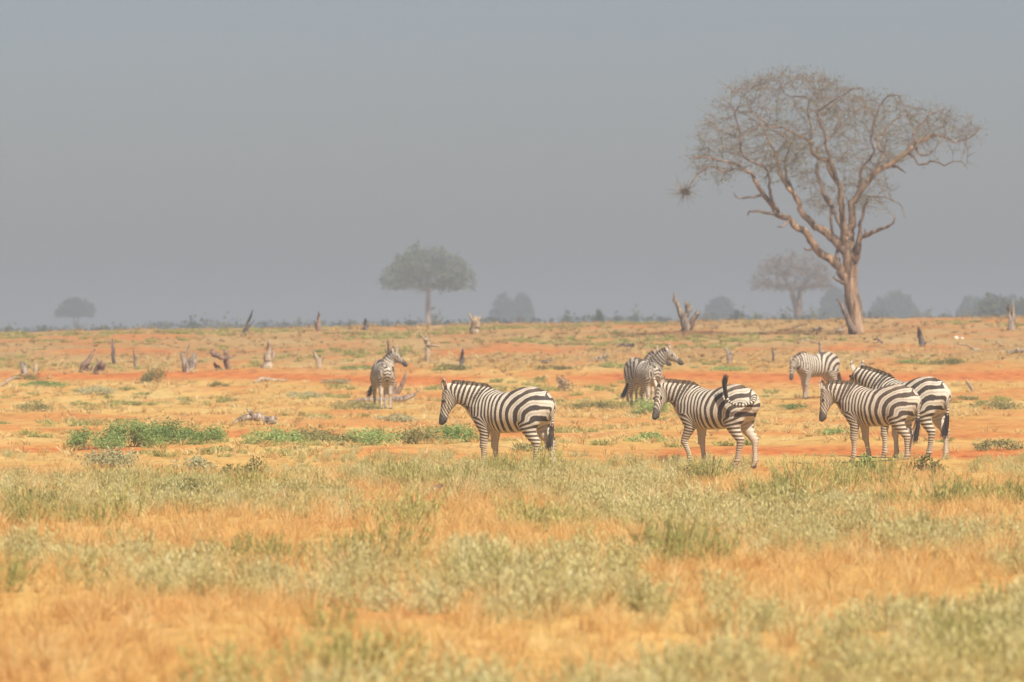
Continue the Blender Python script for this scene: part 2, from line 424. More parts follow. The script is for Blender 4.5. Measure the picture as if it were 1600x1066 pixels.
def mat_plain(name, c, rough=.7, spec=.3):
    m, N, L, P = nodes_of(name)
    n = N.new('ShaderNodeTexNoise'); n.inputs['Scale'].default_value = 30; tc = N.new('ShaderNodeTexCoord'); L.new(tc.outputs['Object'], n.inputs['Vector'])
    r = ramp(N, [(.3, tuple(k*.7 for k in c)), (.7, tuple(min(1, k*1.2) for k in c))]); L.new(n.outputs['Fac'], r.inputs[0]); L.new(r.outputs[0], P.inputs['Base Color'])
    P.inputs['Roughness'].default_value = rough; P.inputs['Specular IOR Level'].default_value = spec
    return m
M['coat'] = mat_coat('striped_coat')
M['coat_brown'] = mat_coat('striped_coat_brown', (.50, .42, .32), (.04, .026, .022))
M['hoof'] = mat_plain('hoof_horn', (.05, .04, .035))
M['eye'] = mat_plain('dark_eye', (.012, .009, .008), .15, .6)
M['tuft'] = mat_leaf('tail_hair', (.03, .02, .018), (.06, .04, .032), (.11, .07, .05), .1)

# topline and belly of the trunk: x, top, bottom, half width
TRUNK = np.array([(-.69, 1.10, .90, .09), (-.645, 1.20, .82, .17), (-.56, 1.285, .74, .225), (-.43, 1.335, .68, .26), (-.28, 1.325, .635, .285), (-.10, 1.265, .60, .31),
                  (.10, 1.225, .59, .315), (.27, 1.235, .61, .285), (.40, 1.25, .655, .24), (.50, 1.22, .71, .20), (.58, 1.17, .78, .155), (.635, 1.08, .85, .09)])
CX, CZ = -.60, .80
PER_LEG = .105
def trunk_phase(x, z):
    """rings round the buttock that straighten into upright flank and shoulder stripes"""
    dx = np.maximum(x-CX, 0); dz = z-CZ
    wz = 1.0-.72*sstep(.25, .95, dx)
    r = np.sqrt(dx**2+(np.maximum(dz, 0)*wz)**2)
    # integral of 1/period with the period falling from .17 to .075
    k = np.clip(r, 0, 2.0)
    p0, p1, r0, r1 = .158, .066, .32, .80
    def integ(r):
        a = np.minimum(r, r0)/p0
        m = np.clip(r, r0, r1)-r0; sl = (p1-p0)/(r1-r0)
        b = np.log(1+sl*m/p0)/sl
        return a+b+np.maximum(r-r1, 0)/p1
    below = np.maximum(-dz, 0)
    wrear = sstep(.42, .22, dx)
    return integ(k) - wrear*below/PER_LEG

LEG_F = np.array([(.43, .145, 1.00, .165, .075), (.43, .15, .86, .15, .09), (.39, .145, .74, .115, .085), (.365, .14, .65, .085, .068), (.375, .135, .54, .062, .053), (.385, .13, .45, .050, .045), (.388, .13, .405, .052, .046),
                  (.38, .13, .36, .038, .034), (.378, .13, .25, .031, .027), (.375, .13, .14, .036, .031), (.378, .13, .115, .038, .033), (.40, .13, .065, .031, .030), (.412, .13, .03, .036, .036)])
LEG_H = np.array([(-.44, .13, 1.05, .23, .10), (-.45, .155, .93, .215, .125), (-.44, .165, .80, .175, .12), (-.435, .165, .70, .125, .098), (-.485, .16, .60, .088, .072), (-.55, .155, .51, .064, .05), (-.595, .15, .455, .060, .045),
                  (-.60, .15, .41, .05, .04), (-.592, .15, .35, .040, .034), (-.585, .15, .25, .033, .028), (-.58, .15, .14, .037, .032), (-.575, .15, .115, .039, .034), (-.55, .15, .065, .032, .030), (-.538, .15, .03, .036, .036)])
def zebra(label, pos, heading, scale, poll, headdir, legs, tail, seed, dust=.15, vox=.016, coat='coat', face=None, ears=(0.25, 0.8), group='zebras grazing on the plain', manec=1.0):
    """legs: four (foot shift, knee shift) for near-left/right front, left/right hind; poll, headdir: right, away, up as seen in the photograph"""
    rz = math.radians(heading); c, s = math.cos(rz), math.sin(rz)
    root = empty('zebra', pos, label, 'zebra', group, rz, scale)
    def loc(v): return np.array([c*v[0]+s*v[1], -s*v[0]+c*v[1], v[2]], float)
    rs = np.random.RandomState(seed)
    pollp = loc(poll); hd = norm(loc(headdir))
    chains = {}
    x, zt, zb, w = TRUNK.T
    zb = zb+.015; chains['trunk'] = Chain(np.stack([x, 0*x, (zt+zb)/2], 1), (zt-zb)/2, w*.93, (0, 0, 1))
    # neck
    p0 = np.array([.33, 0, 1.00]); rise = pollp-p0
    fwd = np.array([1., 0, 0]); 
    c1 = p0+np.array([.20, 0, .10+.12*np.clip(rise[2], -.2, .6)])
    faceup0 = np.array([0, 0, 1.]) if face is None else loc(face)
    c2 = pollp - norm(.55*norm(rise)+.45*np.array([norm(rise)[0], norm(rise)[1], rise[2]]))*np.linalg.norm(rise)*.33
    NC = bez(p0, c1, c2, pollp, 11)
    tt = np.linspace(0, 1, 11)
    na = np.interp(tt, [0, .25, .5, .75, 1], [.27, .25, .20, .155, .115]); nb = np.interp(tt, [0, .25, .5, .75, 1], [.16, .14, .115, .092, .078])
    tn = norm(np.gradient(NC, axis=0)); back = np.array([-.35, 0, 1.0])
    chains['neck'] = Chain(NC, na, nb, back)
    # head; 'up' is the forehead side
    hu = faceup0 - hd*np.dot(faceup0, hd) if face is not None else (tn[-1]*.8+np.array([0, 0, .6])) - hd*np.dot(tn[-1]*.8+np.array([0, 0, .6]), hd)
    hu = norm(hu); hs = np.cross(hd, hu)
    ht = np.array([-.02, .05, .12, .19, .27, .35, .42, .475, .515]); ha = np.array([.085, .112, .125, .115, .092, .073, .066, .066, .048]); hb = np.array([.068, .082, .088, .082, .066, .054, .053, .056, .042])
    hc = pollp + hd*ht[:, None] - hu*((ha-.088)*.85)[:, None]
    chains['head'] = Chain(hc, ha, hb, hu)
    feet = []
    for k, (lg, sy) in enumerate(((LEG_F, 1), (LEG_F, -1), (LEG_H, 1), (LEG_H, -1))):
        q = lg.copy(); q[:, 1] *= sy
        fs, ks = legs[k]
        q[:, 3:] *= np.interp(q[:, 2], [.1, .45, .7, .9], [1.22, 1.2, 1.1, 1.0])[:, None]
        zt0 = .84; knee = .43
        tdn = np.clip((zt0-q[:, 2])/zt0, 0, 1)
        q[:, 0] += fs*tdn + ks*np.exp(-((q[:, 2]-knee)/.16)**2)
        chains['leg%d' % k] = Chain(q[:, :3], q[:, 3], q[:, 4], (1, 0, 0))
        feet.append((q[-1, :3].copy(), fs))
    # tail
    T0 = np.array([-.665, 0, 1.17])
    if tail == 'flick':
        TP = np.array([T0, (-.76, .05, 1.14), (-.79, .16, 1.05), (-.70, .31, 1.00), (-.57, .36, 1.01), (-.46, .35, 1.06), (-.40, .34, 1.14)]); TT = np.array([(-.41, .34, 1.12), (-.385, .34, 1.24), (-.37, .34, 1.34), (-.40, .34, 1.46)])
    elif tail == 'side':
        TP = np.array([T0, (-.75, 0, 1.10), (-.79, -.04, .95), (-.80, -.09, .80), (-.80, -.14, .66)]); TT = np.array([(-.80, -.14, .68), (-.81, -.19, .55), (-.82, -.24, .42), (-.82, -.28, .33)])
    else:
        TP = np.array([T0, (-.74, 0, 1.11), (-.765, .0, 1.0), (-.77, .01, .85), (-.775, .03, .70)]); TT = np.array([(-.775, .03, .72), (-.775, .05, .60), (-.77, .08, .48), (-.755, .11, .37)])
    tr = np.interp(np.linspace(0, 1, len(TP)), [0, .15, 1], [.055, .034, .021])
    chains['tail'] = Chain(TP, tr, tr*.9, (1, .2, 0))
    # solid
    h = vox
    lo = np.min([ch.box(.05)[0] for ch in chains.values()], 0); hi = np.max([ch.box(.05)[1] for ch in chains.values()], 0)
    n = np.ceil((hi-lo)/h).astype(int)+1
    f = np.full(n, .3); 
    kk = {'trunk': .05, 'neck': .09, 'head': .045, 'tail': .03}
    for nm, ch in chains.items():
        k = kk.get(nm, .055)
        a, b = ch.box(k+.03); i0 = np.maximum(((a-lo)/h).astype(int), 0); i1 = np.minimum(np.ceil((b-lo)/h).astype(int)+1, n)
        g = np.stack(np.meshgrid(*[lo[d]+np.arange(i0[d], i1[d])*h for d in range(3)], indexing='ij'), -1).reshape(-1, 3)
        sdv = ch.eval(g)[0].reshape(tuple(i1-i0))
        sl = tuple(slice(i0[d], i1[d]) for d in range(3)); F0 = f[sl]
        hh = np.clip(.5+.5*(sdv-F0)/k, 0, 1)
        f[sl] = sdv*(1-hh)+F0*hh-k*hh*(1-hh)
    V, Q = surface_nets(f, lo, h)
    # stripes
    names = list(chains); sd = {}; arc = {}; cu = {}; cv = {}
    for nm in names: sd[nm], arc[nm], cu[nm], cv[nm] = chains[nm].eval(V)
    W = np.stack([np.exp(-np.clip(sd[nm], -.08, 1)/.016) for nm in names]); W /= W.sum(0)
    Wd = dict(zip(names, W))
    wob = (fbm(V*3.2+seed*5, seed, 3)-.5)
    x, y, z = V.T
    tp = trunk_phase(x, z)
    nbase = trunk_phase(np.array([.33]), np.array([1.0]))[0]
    perN = .074
    pN = nbase + arc['neck']/perN
    nend = nbase + chains['neck'].S[-1]/perN
    pH = nend + arc['head']/.056 + cu['head']/.06
    # chest: chevrons that run into the first shoulder stripe
    wc = sstep(.50, .60, x)*sstep(.16, .07, np.abs(y))
    chest = trunk_phase(np.array([.52]), np.array([.9]))[0] + (1.02-z)/.085 - np.abs(y)*5.5
    tp = tp*(1-wc)+chest*wc
    pN = pN*(1-wc*sstep(1.12, 1.0, z))+chest*wc*sstep(1.12, 1.0, z)
    ph = {'trunk': tp, 'neck': pN, 'head': pH}
    legz = np.minimum(z, CZ)
    for k in (0, 1):
        zz = np.maximum(.86-z, 0)
        ph['leg%d' % k] = np.where(z > .86, tp, trunk_phase(np.array([.40]), np.array([.86]))[0]*.75+tp*.25 + zz/np.interp(z, [.2, .8], [.042, .068]))
    for k in (2, 3):
        zz = np.maximum(CZ-z, 0)
        ph['leg%d' % k] = np.where(z > CZ, tp, trunk_phase(x, np.full_like(x, CZ))*np.clip(1-zz/.25, 0, 1) - zz/np.interp(z, [.15, .75], [.05, .095]))
    ph['tail'] = arc['tail']/.05
    phase = sum(Wd[nm]*ph[nm] for nm in names) + wob*.55
    dxr = np.maximum(x-CX, 0)
    thr = -.04 + .12*(fbm(V*5, seed+7, 2)-.5)*2
    thr = thr + Wd['trunk']*.15*sstep(.2, .6, dxr) - .05
    thr = thr + .55*sstep(-.60, -.72, x)*sstep(.72, .8, z)*(1-Wd['tail']) - .28*Wd['neck']*sstep(.15, .3, arc['neck'])
    thr = thr - .3*Wd['head']
    pale = np.zeros(len(V)); dark = np.zeros(len(V))
    midl = np.abs(y)
    legw = sum(Wd['leg%d' % k] for k in range(4))
    legc = np.where(z < .9, np.interp(z, [0, .7, 1.0], [.135, .15, .13]), .13)
    inner = sstep(.02, -.035, midl-legc)*sstep(.85, .70, z)*legw
    pale = np.maximum(pale, inner*.85)
    belly = sstep(.68, .60, z)*Wd['trunk']*sstep(.2, .05, midl); pale = np.maximum(pale, belly*.8)
    # buttock: white between the tail and the last stripe
    dark = np.maximum(dark, sstep(.405, .455, arc['head']+.04*(cu['head']/.07))*Wd['head']*.93)
    dark = np.maximum(dark, sstep(.035, .012, midl)*sstep(1.14, 1.2, z)*Wd['trunk']*.55)
    du = dust*(.25+.8*sstep(.8, .2, z)+.35*sstep(1.15, 1.3, z)*Wd['trunk']+.3*Wd['head']+.12*sstep(-.05, .35, x)*sstep(.7, 1.0, z))*(1-.8*dark) 
    body = mk('body', V, Q, None, M[coat], root, True, {'phase': phase, 'thr': thr, 'pale': pale, 'dark': dark, 'dust': du, 'shade': sstep(.62, .35, dxr)*sstep(.72, .85, z)*(1-Wd['tail'])})
    # hooves
    for p, fs in feet:
        mb = MB(); ang = np.linspace(0, 2*np.pi, 10, endpoint=False); R = []
        for zz, rr, sh in ((.06, .034, -.012), (.03, .044, .0), (.0, .052, .012)):
            R.append(np.stack([p[0]+sh+np.cos(ang)*rr*1.12, p[1]+np.sin(ang)*rr, np.full(10, zz)], 1))
        R = np.concatenate(R+[np.array([[p[0], p[1], .0], [p[0]-.012, p[1], .062]])])
        Qh = [(r*10+j, r*10+(j+1) % 10, (r+1)*10+(j+1) % 10, (r+1)*10+j) for r in range(2) for j in range(10)]
        Th = [(30, 20+(j+1) % 10, 20+j) for j in range(10)]+[(31, j, (j+1) % 10) for j in range(10)]
        mb.add(R, [q[::-1] for q in Qh], Th); mb.build('hoof', M['hoof'], root)
    # eyes
    for sg in (1, -1):
        e = pollp+hd*.185+hu*.050+hs*sg*.066
        mb = MB(); la = np.linspace(0, np.pi, 6); lo_ = np.linspace(0, 2*np.pi, 8, endpoint=False)
        E = np.array([[math.sin(a)*math.cos(b), math.sin(a)*math.sin(b), math.cos(a)] for a in la for b in lo_])*.024+e
        mb.add(E, [(i*8+j, (i+1)*8+j, (i+1)*8+(j+1) % 8, i*8+(j+1) % 8) for i in range(5) for j in range(8)]); mb.build('eye', M['eye'], root)
    # ears: cupped leaf shapes, white with a dark band below the tip
    for sg in (1, -1):
        base = pollp+hu*.062+hs*sg*.055-hd*.01
        ed = norm(hu*ears[1]-hd*ears[0]+hs*sg*.38); en = norm(hd*.8+hs*sg*.5); en = norm(en-ed*np.dot(en, ed)); es = np.cross(ed, en)
        nu, nv = 7, 9; G = []; A = []
        for off in (0, 1):
            for j in range(nv):
                v = j/(nv-1); wv = .047*math.sin(math.pi*min(1, .16+.84*v))**.7*(1 if v < 1 else 0)+.002
                for i in range(nu):
                    u = -1+2*i/(nu-1)
                    G.append(base+ed*(v*.185-.02)+es*u*wv+en*(u*u*.03*(1-v*.4)-.02+off*(-.012*(1-u*u*.8)-.003))); A.append(v)
        G = np.array(G); A = np.array(A); m0 = nu*nv; qs = []
        for j in range(nv-1):
            for i in range(nu-1):
                a = j*nu+i; qs.append((a, a+1, a+nu+1, a+nu)); qs.append((m0+a, m0+a+nu, m0+a+nu+1, m0+a+1))
            for i in (0, nu-1):
                a = j*nu+i; qs.append((a, a+nu, m0+a+nu, m0+a))
        uu = np.tile(np.linspace(-1, 1, nu), nv*2)
        band = sstep(.60, .68, A)*sstep(.90, .82, A); rim = sstep(.75, 1, np.abs(uu))*.4
        z0 = np.zeros(len(G)); inside = np.concatenate([np.ones(m0), np.zeros(m0)])
        mk('ear', G, qs, None, M[coat], root, True, {'phase': z0, 'thr': z0+2, 'pale': z0+1, 'dark': np.clip(np.maximum(band*.92, rim), 0, 1), 'dust': z0+dust*.5+inside*.15})
    # mane: upright brush of short hair blades carrying the neck stripes
    nm_ = 340; t = rs.rand(nm_)**.95*.86+.14; k = t*(len(NC)-1); i = np.minimum(k.astype(int), len(NC)-2); fr = (k-i)[:, None]
    Cc = NC[i]*(1-fr)+NC[i+1]*fr; Uu = norm(chains['neck'].U[i]*(1-fr)+chains['neck'].U[i+1]*fr); Tt = tn[i]; Ss = np.cross(Tt, Uu)
    ra = na[i]*(1-fr[:, 0])+na[i+1]*fr[:, 0]; aa = chains['neck'].S[i]*(1-fr[:, 0])+chains['neck'].S[i+1]*fr[:, 0]
    hgt = (.05+.025*rs.rand(nm_))*np.interp(t, [.14, .3, .85, 1], [.25, .85, 1.0, .8])*manec
    off = (rs.rand(nm_)-.5)*.03
    b0 = Cc+Uu*(ra-.022)[:, None]+Ss*off[:, None]
    tip = b0+Uu*(hgt+.022)[:, None]+Ss*((rs.rand(nm_)-.5)*.03+off*.3)[:, None]+Tt*((rs.rand(nm_)-.45)*.03)[:, None]
    wd = .011+.006*rs.rand(nm_); th = rs.rand(nm_)*np.pi; wdir = Tt*np.cos(th)[:, None]+Ss*np.sin(th)[:, None]
    mid = b0*.35+tip*.65
    Vm = np.stack([b0-wdir*wd[:, None], b0+wdir*wd[:, None], mid-wdir*wd[:, None]*.9, mid+wdir*wd[:, None]*.9, tip], 1).reshape(-1, 3)
    kb = (np.arange(nm_)*5)[:, None]
    pm = np.repeat(nbase+aa/perN, 5) + (fbm(Vm*3.2+seed*5, seed, 3)-.5)*.55
    dk = np.tile([.1, .1, .6, .6, .95], nm_)
    z5 = np.zeros(len(Vm))
    mk('mane', Vm, kb+np.array([0, 1, 3, 2]), kb+np.array([2, 3, 4]), M['coat_brown'], root, True, {'phase': pm, 'thr': z5+.05, 'pale': z5, 'dark': dk, 'dust': z5+dust*.7})
    # tail tuft
    nt = 130; mb = MB()
    for q in range(nt):
        o = rs.normal(size=3)*.014; sp = rs.normal(size=3)*(.018 if tail == 'flick' else .032); L0 = rs.rand()*.3
        P_ = TT+o+np.linspace(0, 1, 4)[:, None]*sp; wv = norm(rs.normal(size=3))*.007
        w3 = np.array([1, 1.1, .8, .12])[:, None]
        Vt = np.stack([P_-wv*w3, P_+wv*w3], 1).reshape(-1, 3)
        mb.add(Vt, [(0, 1, 3, 2), (2, 3, 5, 4), (4, 5, 7, 6)], None, rs.rand())
    mb.build('tail_tuft', M['tuft'], root)
    return root

def feet_at(px, d): 
    p = stand(px, d); p[2] -= .01; return p
zebra('zebra facing the open plain alone, head lowered, tail hanging beside green shrubs', feet_at(797, 119), 149, 1.0, (-.95, .40, 1.27), (-.15, -.05, -.95),
      ((.03, 0), (-.06, 0), (.05, .0), (-.13, 0)), 'hang', 3, .26, face=(-1, .1, .15), ears=(.95, .35))
zebra('walking zebra flicking its tail up over its striped rump, head turned', feet_at(1118, 121.5), 147, 1.0, (-.85, .40, 1.25), (-.16, -.38, -.85),
      ((.02, .10), (-.10, 0), (.10, 0), (-.08, 0)), 'flick', 11, .36, face=(-.6, -.75, .2), ears=(.95, .35))
zebra('smaller brown-striped zebra with head lowered, standing before a larger zebra', feet_at(1372, 125), 150, .96, (-.86, .36, 1.23), (-.09, -.12, -.9),
      ((.02, 0), (-.16, 0), (-.06, .0), (.10, 0)), 'hang', 23, .36, coat='coat_brown', face=(-1, -.1, .15), ears=(.95, .35), manec=1.05)
zebra('large zebra looking away with white ear backs, partly hidden by smaller one', feet_at(1420, 129.5), 141, 1.06, (-.78, .62, 1.36), (-.22, .85, -.42),
      ((.0, 0), (-.05, 0), (.08, 0), (-.05, 0)), 'hang', 31, .24, face=(-.1, .2, 1), ears=(.35, .9))
zebra('zebra facing forward with chevron chest stripes before a spiky dead stump', feet_at(599, 205), -80, 1.0, (.30, -.52, 1.48), (.60, -.48, -.64),
      ((.0, 0), (.05, 0), (.0, 0), (.05, 0)), 'side', 43, .22, vox=.02, face=(.4, -.3, 1), ears=(.55, .75), group='zebras farther off')
zebra('zebra looking aside with raised head and pale face, behind tail-flicking zebra', feet_at(1009, 203), -66, 1.03, (.54, -.55, 1.52), (.70, -.30, -.64),
      ((.0, 0), (.05, 0), (.0, 0), (.05, 0)), 'side', 57, .22, vox=.02, face=(.4, -.3, 1), ears=(.55, .75), group='zebras farther off')
zebra('zebra almost wholly hidden behind another, only ear and mane showing', feet_at(1003, 211), -62, 1.0, (.36, -.42, 1.42), (.75, -.25, -.6),
      ((.0, 0), (.05, 0), (.0, 0), (.05, 0)), 'hang', 61, .32, vox=.02, face=(.4, -.3, 1), ears=(.55, .75), group='zebras farther off')
zebra('pale dusty zebra approaching with head low, rump behind the smaller brown zebra', feet_at(1275, 216), 214, 1.0, (-.66, -.55, 1.03), (-.12, -.36, -.9),
      ((.05, 0), (-.08, 0), (.0, 0), (.05, 0)), 'hang', 73, .26, vox=.02, face=(-.3, -1, .1), ears=(.95, .35), group='zebras farther off')

# ------------------------------------------------------------------ trees
def colonize(pos, attr, step, di, dk, iters, rs, up=.05, wob=.25, maxn=9000):
    """branches grow from the given nodes towards the attractor points (space colonisation); returns nodes and parents"""
    P = [np.asarray(p, float) for p in pos]; par = [-1]*len(P)
    A = np.asarray(attr, float).copy(); Pn = np.array(P)
    d = np.full(len(A), 1e9); nr = np.zeros(len(A), int)
    for s0 in range(0, len(Pn), 200):
        D = np.linalg.norm(A[:, None]-Pn[None, s0:s0+200], axis=2); j = D.argmin(1); v = D[np.arange(len(A)), j]
        m = v < d; d[m] = v[m]; nr[m] = j[m]+s0
    cnt = {}
    for it in range(iters):
        act = d < di
        if not act.any() or len(P) > maxn: break
        u, inv = np.unique(nr[act], return_inverse=True)
        src = np.array([P[k] for k in u]); v = norm(A[act]-src[inv]); S = np.zeros((len(u), 3)); np.add.at(S, inv, v)
        S = norm(norm(S)+np.array([0, 0, up])+rs.normal(size=S.shape)*wob)
        new = src+S*step; ok = []
        for q, k in enumerate(u):
            if cnt.get(k, 0) < 3: ok.append(q); cnt[k] = cnt.get(k, 0)+1
        if not ok: break
        base = len(P)
        for q in ok: P.append(new[q]); par.append(int(u[q]))
        D = np.linalg.norm(A[:, None]-new[ok][None], axis=2); j = D.argmin(1); v = D[np.arange(len(A)), j]
        m = v < d; d[m] = v[m]; nr[m] = j[m]+base
        keep = d > dk; 
        if keep.sum() < 3: break
        A = A[keep]; d = d[keep]; nr = nr[keep]
    return np.array(P), np.array(par)
def pipe_radius(par, n0, r0, expo=2.3, rmax=.1):
    n = len(par); acc = np.zeros(n)
    for i in range(n-1, -1, -1):
        if acc[i] == 0: acc[i] = r0**expo
        if par[i] >= 0: acc[par[i]] += acc[i]
    return np.minimum(acc**(1/expo), rmax)
def in_poly(P, poly):
    x, y = P[:, 0], P[:, 1]; poly = np.asarray(poly, float); c = np.zeros(len(P), bool); j = len(poly)-1
    for i in range(len(poly)):
        xi, yi = poly[i]; xj, yj = poly[j]
        c ^= ((yi > y) != (yj > y)) & (x < (xj-xi)*(y-yi)/(yj-yi+1e-9)+xi); j = i
    return c
M['pale_bark'] = mat_wood('pale_bark', [(.3, (.22, .16, .12)), (.6, (.42, .32, .25)), (.8, (.5, .4, .32))], (2, 2, .6), .5)
M['acacia_leaf'] = mat_leaf('sparse_olive_leaf', (.17, .15, .065), (.27, .25, .10), (.37, .36, .14), .35)
M['umbrella_leaf'] = mat_leaf('grey_green_leaf', (.08, .09, .05), (.15, .165, .085), (.25, .26, .14), .35)
M['far_leaf'] = mat_leaf('far_dark_leaf', (.03, .045, .025), (.06, .08, .04), (.10, .12, .06), .2)
M['olive_leaf'] = mat_leaf('olive_leaf', (.07, .075, .03), (.14, .14, .055), (.22, .21, .09), .3)

def big_acacia():
    D = 285.0; rs = np.random.RandomState(5)
    p = stand(1336, D)
    root = empty('acacia_tree', p, 'tall half bare flat topped acacia with thick leaning trunk and spreading limbs', 'tree')
    K = D/F/2.369                         # metres per pixel of the enlarged study
    bx, by = 725, 1025
    # each limb: (x, y, radius) in the study, plus how far towards (-) or away (+) it has leaned at its end
    L = [('trunk', 0, 0, [(738, 1045, 34), (730, 1000, 28), (724, 940, 25), (713, 880, 24), (706, 810, 25), (706, 750, 29), (700, 705, 28)]),
         ('branch', 0, -1.2, [(705, 850, 20), (680, 800, 18), (650, 768, 17), (600, 730, 16), (565, 690, 14), (530, 640, 13), (480, 600, 12), (440, 570, 11), (410, 530, 9), (380, 500, 8), (360, 470, 7), (330, 430, 6), (290, 400, 5), (240, 388, 4), (150, 370, 3), (110, 372, 2)]),
         ('branch', -.6, -1.2, [(455, 582, 7), (415, 578, 6), (370, 570, 5), (340, 574, 4), (325, 585, 2.5)]),
         ('branch', -.8, -1.3, [(385, 510, 6), (350, 519, 4), (300, 521, 3.4), (285, 520, 3), (279, 506, 2)]),
         ('branch', -.6, -.9, [(478, 602, 5), (465, 625, 4), (440, 627, 2)]),
         ('branch', 0, 1.6, [(697, 730, 22), (670, 690, 19), (640, 660, 17), (600, 630, 14), (555, 610, 13), (530, 570, 12), (510, 520, 11), (480, 470, 9), (455, 420, 8), (440, 370, 6), (420, 330, 5), (400, 280, 4), (380, 240, 3)]),
         ('branch', -.5, -2.4, [(440, 572, 8), (418, 540, 7), (405, 480, 6), (408, 410, 6), (375, 388, 5), (320, 365, 4.5), (292, 330, 4), (283, 280, 3.4), (282, 220, 2.6), (300, 170, 2)]),
         ('branch', .8, 3.0, [(505, 510, 7), (470, 440, 6), (470, 380, 5), (490, 330, 4), (470, 290, 3), (420, 255, 2.5), (350, 190, 2)]),
         ('branch', 0, -.6, [(698, 715, 21), (688, 660, 16), (680, 600, 13), (676, 540, 12), (660, 470, 11), (640, 420, 10), (600, 378, 9), (560, 345, 7.5), (556, 300, 6), (510, 280, 4.5), (450, 257, 4), (400, 240, 3), (330, 205, 2)]),
         ('branch', -.2, -2.6, [(655, 450, 8), (625, 340, 6), (590, 230, 4.5), (597, 195, 4), (640, 170, 3.2), (695, 130, 2.6), (737, 117, 2)]),
         ('branch', -.3, 2.2, [(556, 330, 5), (561, 250, 4.4), (556, 160, 3.6), (530, 145, 3), (490, 138, 2.6), (450, 105, 2)]),
         ('branch', .4, 3.2, [(684, 640, 10), (640, 560, 9), (620, 500, 8), (585, 420, 6), (600, 330, 5), (660, 260, 4), (690, 200, 3), (640, 130, 2)]),
         ('branch', 0, 1.0, [(704, 720, 23), (702, 660, 18), (708, 590, 15), (720, 525, 14), (742, 480, 13), (790, 440, 13), (850, 408, 13), (890, 375, 12), (930, 340, 11), (978, 302, 9.5), (1020, 285, 6.5), (1060, 295, 4.5), (1110, 310, 3.4), (1160, 290, 2.8), (1197, 258, 2)]),
         ('branch', .4, .8, [(865, 402, 7), (895, 405, 5), (915, 424, 2.5)]),
         ('branch', .7, -.8, [(925, 352, 6), (950, 372, 4.6), (965, 402, 4.2), (1010, 388, 4), (1030, 384, 3.6), (1052, 402, 3.2), (1075, 385, 2.6), (1120, 385, 2), (1135, 415, 1.5)]),
         ('branch', .8, 1.4, [(952, 325, 5.5), (975, 366, 4.2), (1005, 362, 3.5), (1040, 310, 2.6)]),
         ('branch', .2, -2.2, [(745, 478, 8), (742, 420, 6.4), (768, 380, 5.2), (796, 350, 4.4), (772, 260, 3.6), (800, 195, 3), (850, 150, 2.4), (890, 152, 1.6)]),
         ('branch', .5, 3.0, [(800, 434, 7), (830, 360, 6), (815, 300, 5), (850, 250, 4), (900, 215, 3), (930, 190, 2)]),
         ('branch', .8, 2.4, [(935, 335, 7), (945, 285, 5), (990, 240, 4), (1010, 200, 3), (1060, 180, 2)]),
         ('branch', 0, -1.6, [(716, 760, 17), (738, 712, 14), (756, 680, 11), (770, 650, 9.5), (812, 630, 7), (848, 607, 4.4), (866, 588, 2)]),
         ('branch', -1.0, -1.1, [(765, 662, 5), (758, 645, 4), (757, 632, 2)]),
         ('branch', 0, -1.8, [(728, 735, 10), (738, 680, 9), (745, 620, 7.5), (752, 560, 5.5), (775, 510, 4), (830, 515, 2.6), (870, 545, 1.8), (905, 595, 1.2)]),
         ('branch', 0, .8, [(662, 765, 9), (656, 700, 7), (640, 600, 6), (632, 545, 6), (600, 480, 5), (590, 400, 4)]),
         ('branch', -.2, -.35, [(683, 835, 8), (665, 822, 6), (648, 814, 3)]),
         ('branch', -.2, -.5, [(570, 705, 6), (552, 716, 4), (540, 708, 2)]),
         ('branch', -.35, -.3, [(722, 1020, 13), (700, 965, 11), (680, 930, 9), (668, 908, 6), (652, 893, 2.5)])]
    nodes = []
    jr = np.random.RandomState(3)
    for nm, d0, d1, pts in L:
        pts = np.array(pts, float)
        if nm == 'branch' and len(pts) > 5:   # crooked growth
            pts[2:-1, :2] += jr.normal(size=(len(pts)-3, 2))*5
        t = np.linspace(0, 1, len(pts)); dep = d0+(d1-d0)*t**1.15
        Q3 = np.stack([(pts[:, 0]-bx)*K, dep, (by-pts[:, 1])*K], 1)
        if nm == 'trunk': a, r = resample(Q3, pts[:, 2]*K*.95, .12)
        else:
            sgl = np.concatenate([[0], np.cumsum(np.linalg.norm(np.diff(Q3, axis=0), axis=1))]); ts = np.linspace(0, sgl[-1], max(4, int(sgl[-1]/.15)))
            a = np.stack([np.interp(ts, sgl, Q3[:, k]) for k in range(3)], 1); r = np.interp(ts, sgl, pts[:, 2]*K*.92)
            off = np.stack([vnoise(np.stack([ts*2.3, 0*ts+len(nodes), 0*ts+k*9.1], 1), 50+k)-.5 for k in range(3)], 1)
            a += off*.16*sstep(0, .5, ts)[:, None]
        if nm == 'branch': a[1:-1] += jr.normal(size=(len(a)-2, 3))*np.minimum(r[1:-1]*.3, .018)[:, None]
        mb = MB(); tube(mb, a, np.maximum(r, .012), 18 if nm == 'trunk' else 10, (.24 if nm == 'trunk' else .17), .06, seed=len(nodes)+2)
        o = mb.build(nm, M['bark'] if nm == 'trunk' or r[0] > .125 else M['limb'], root)
        if r[-1] < .04 and len(pts) > 5 and nm != 'trunk':
            nodes += [q for q, rr in zip(a[::2], r[::2]) if rr < .09]
    # crown volume
    poly = [(105, 365), (150, 260), (205, 160), (290, 85), (370, 62), (470, 36), (560, 55), (655, 78), (742, 118), (800, 165), (850, 128), (895, 150), (930, 185), (1050, 182), (1110, 220), (1195, 262), (1170, 310), (1080, 320), (1010, 300), (940, 360), (860, 395), (800, 440),
            (870, 520), (800, 555), (740, 560), (640, 590), (560, 585), (540, 500), (480, 400), (420, 440), (330, 400), (210, 450), (150, 420)]
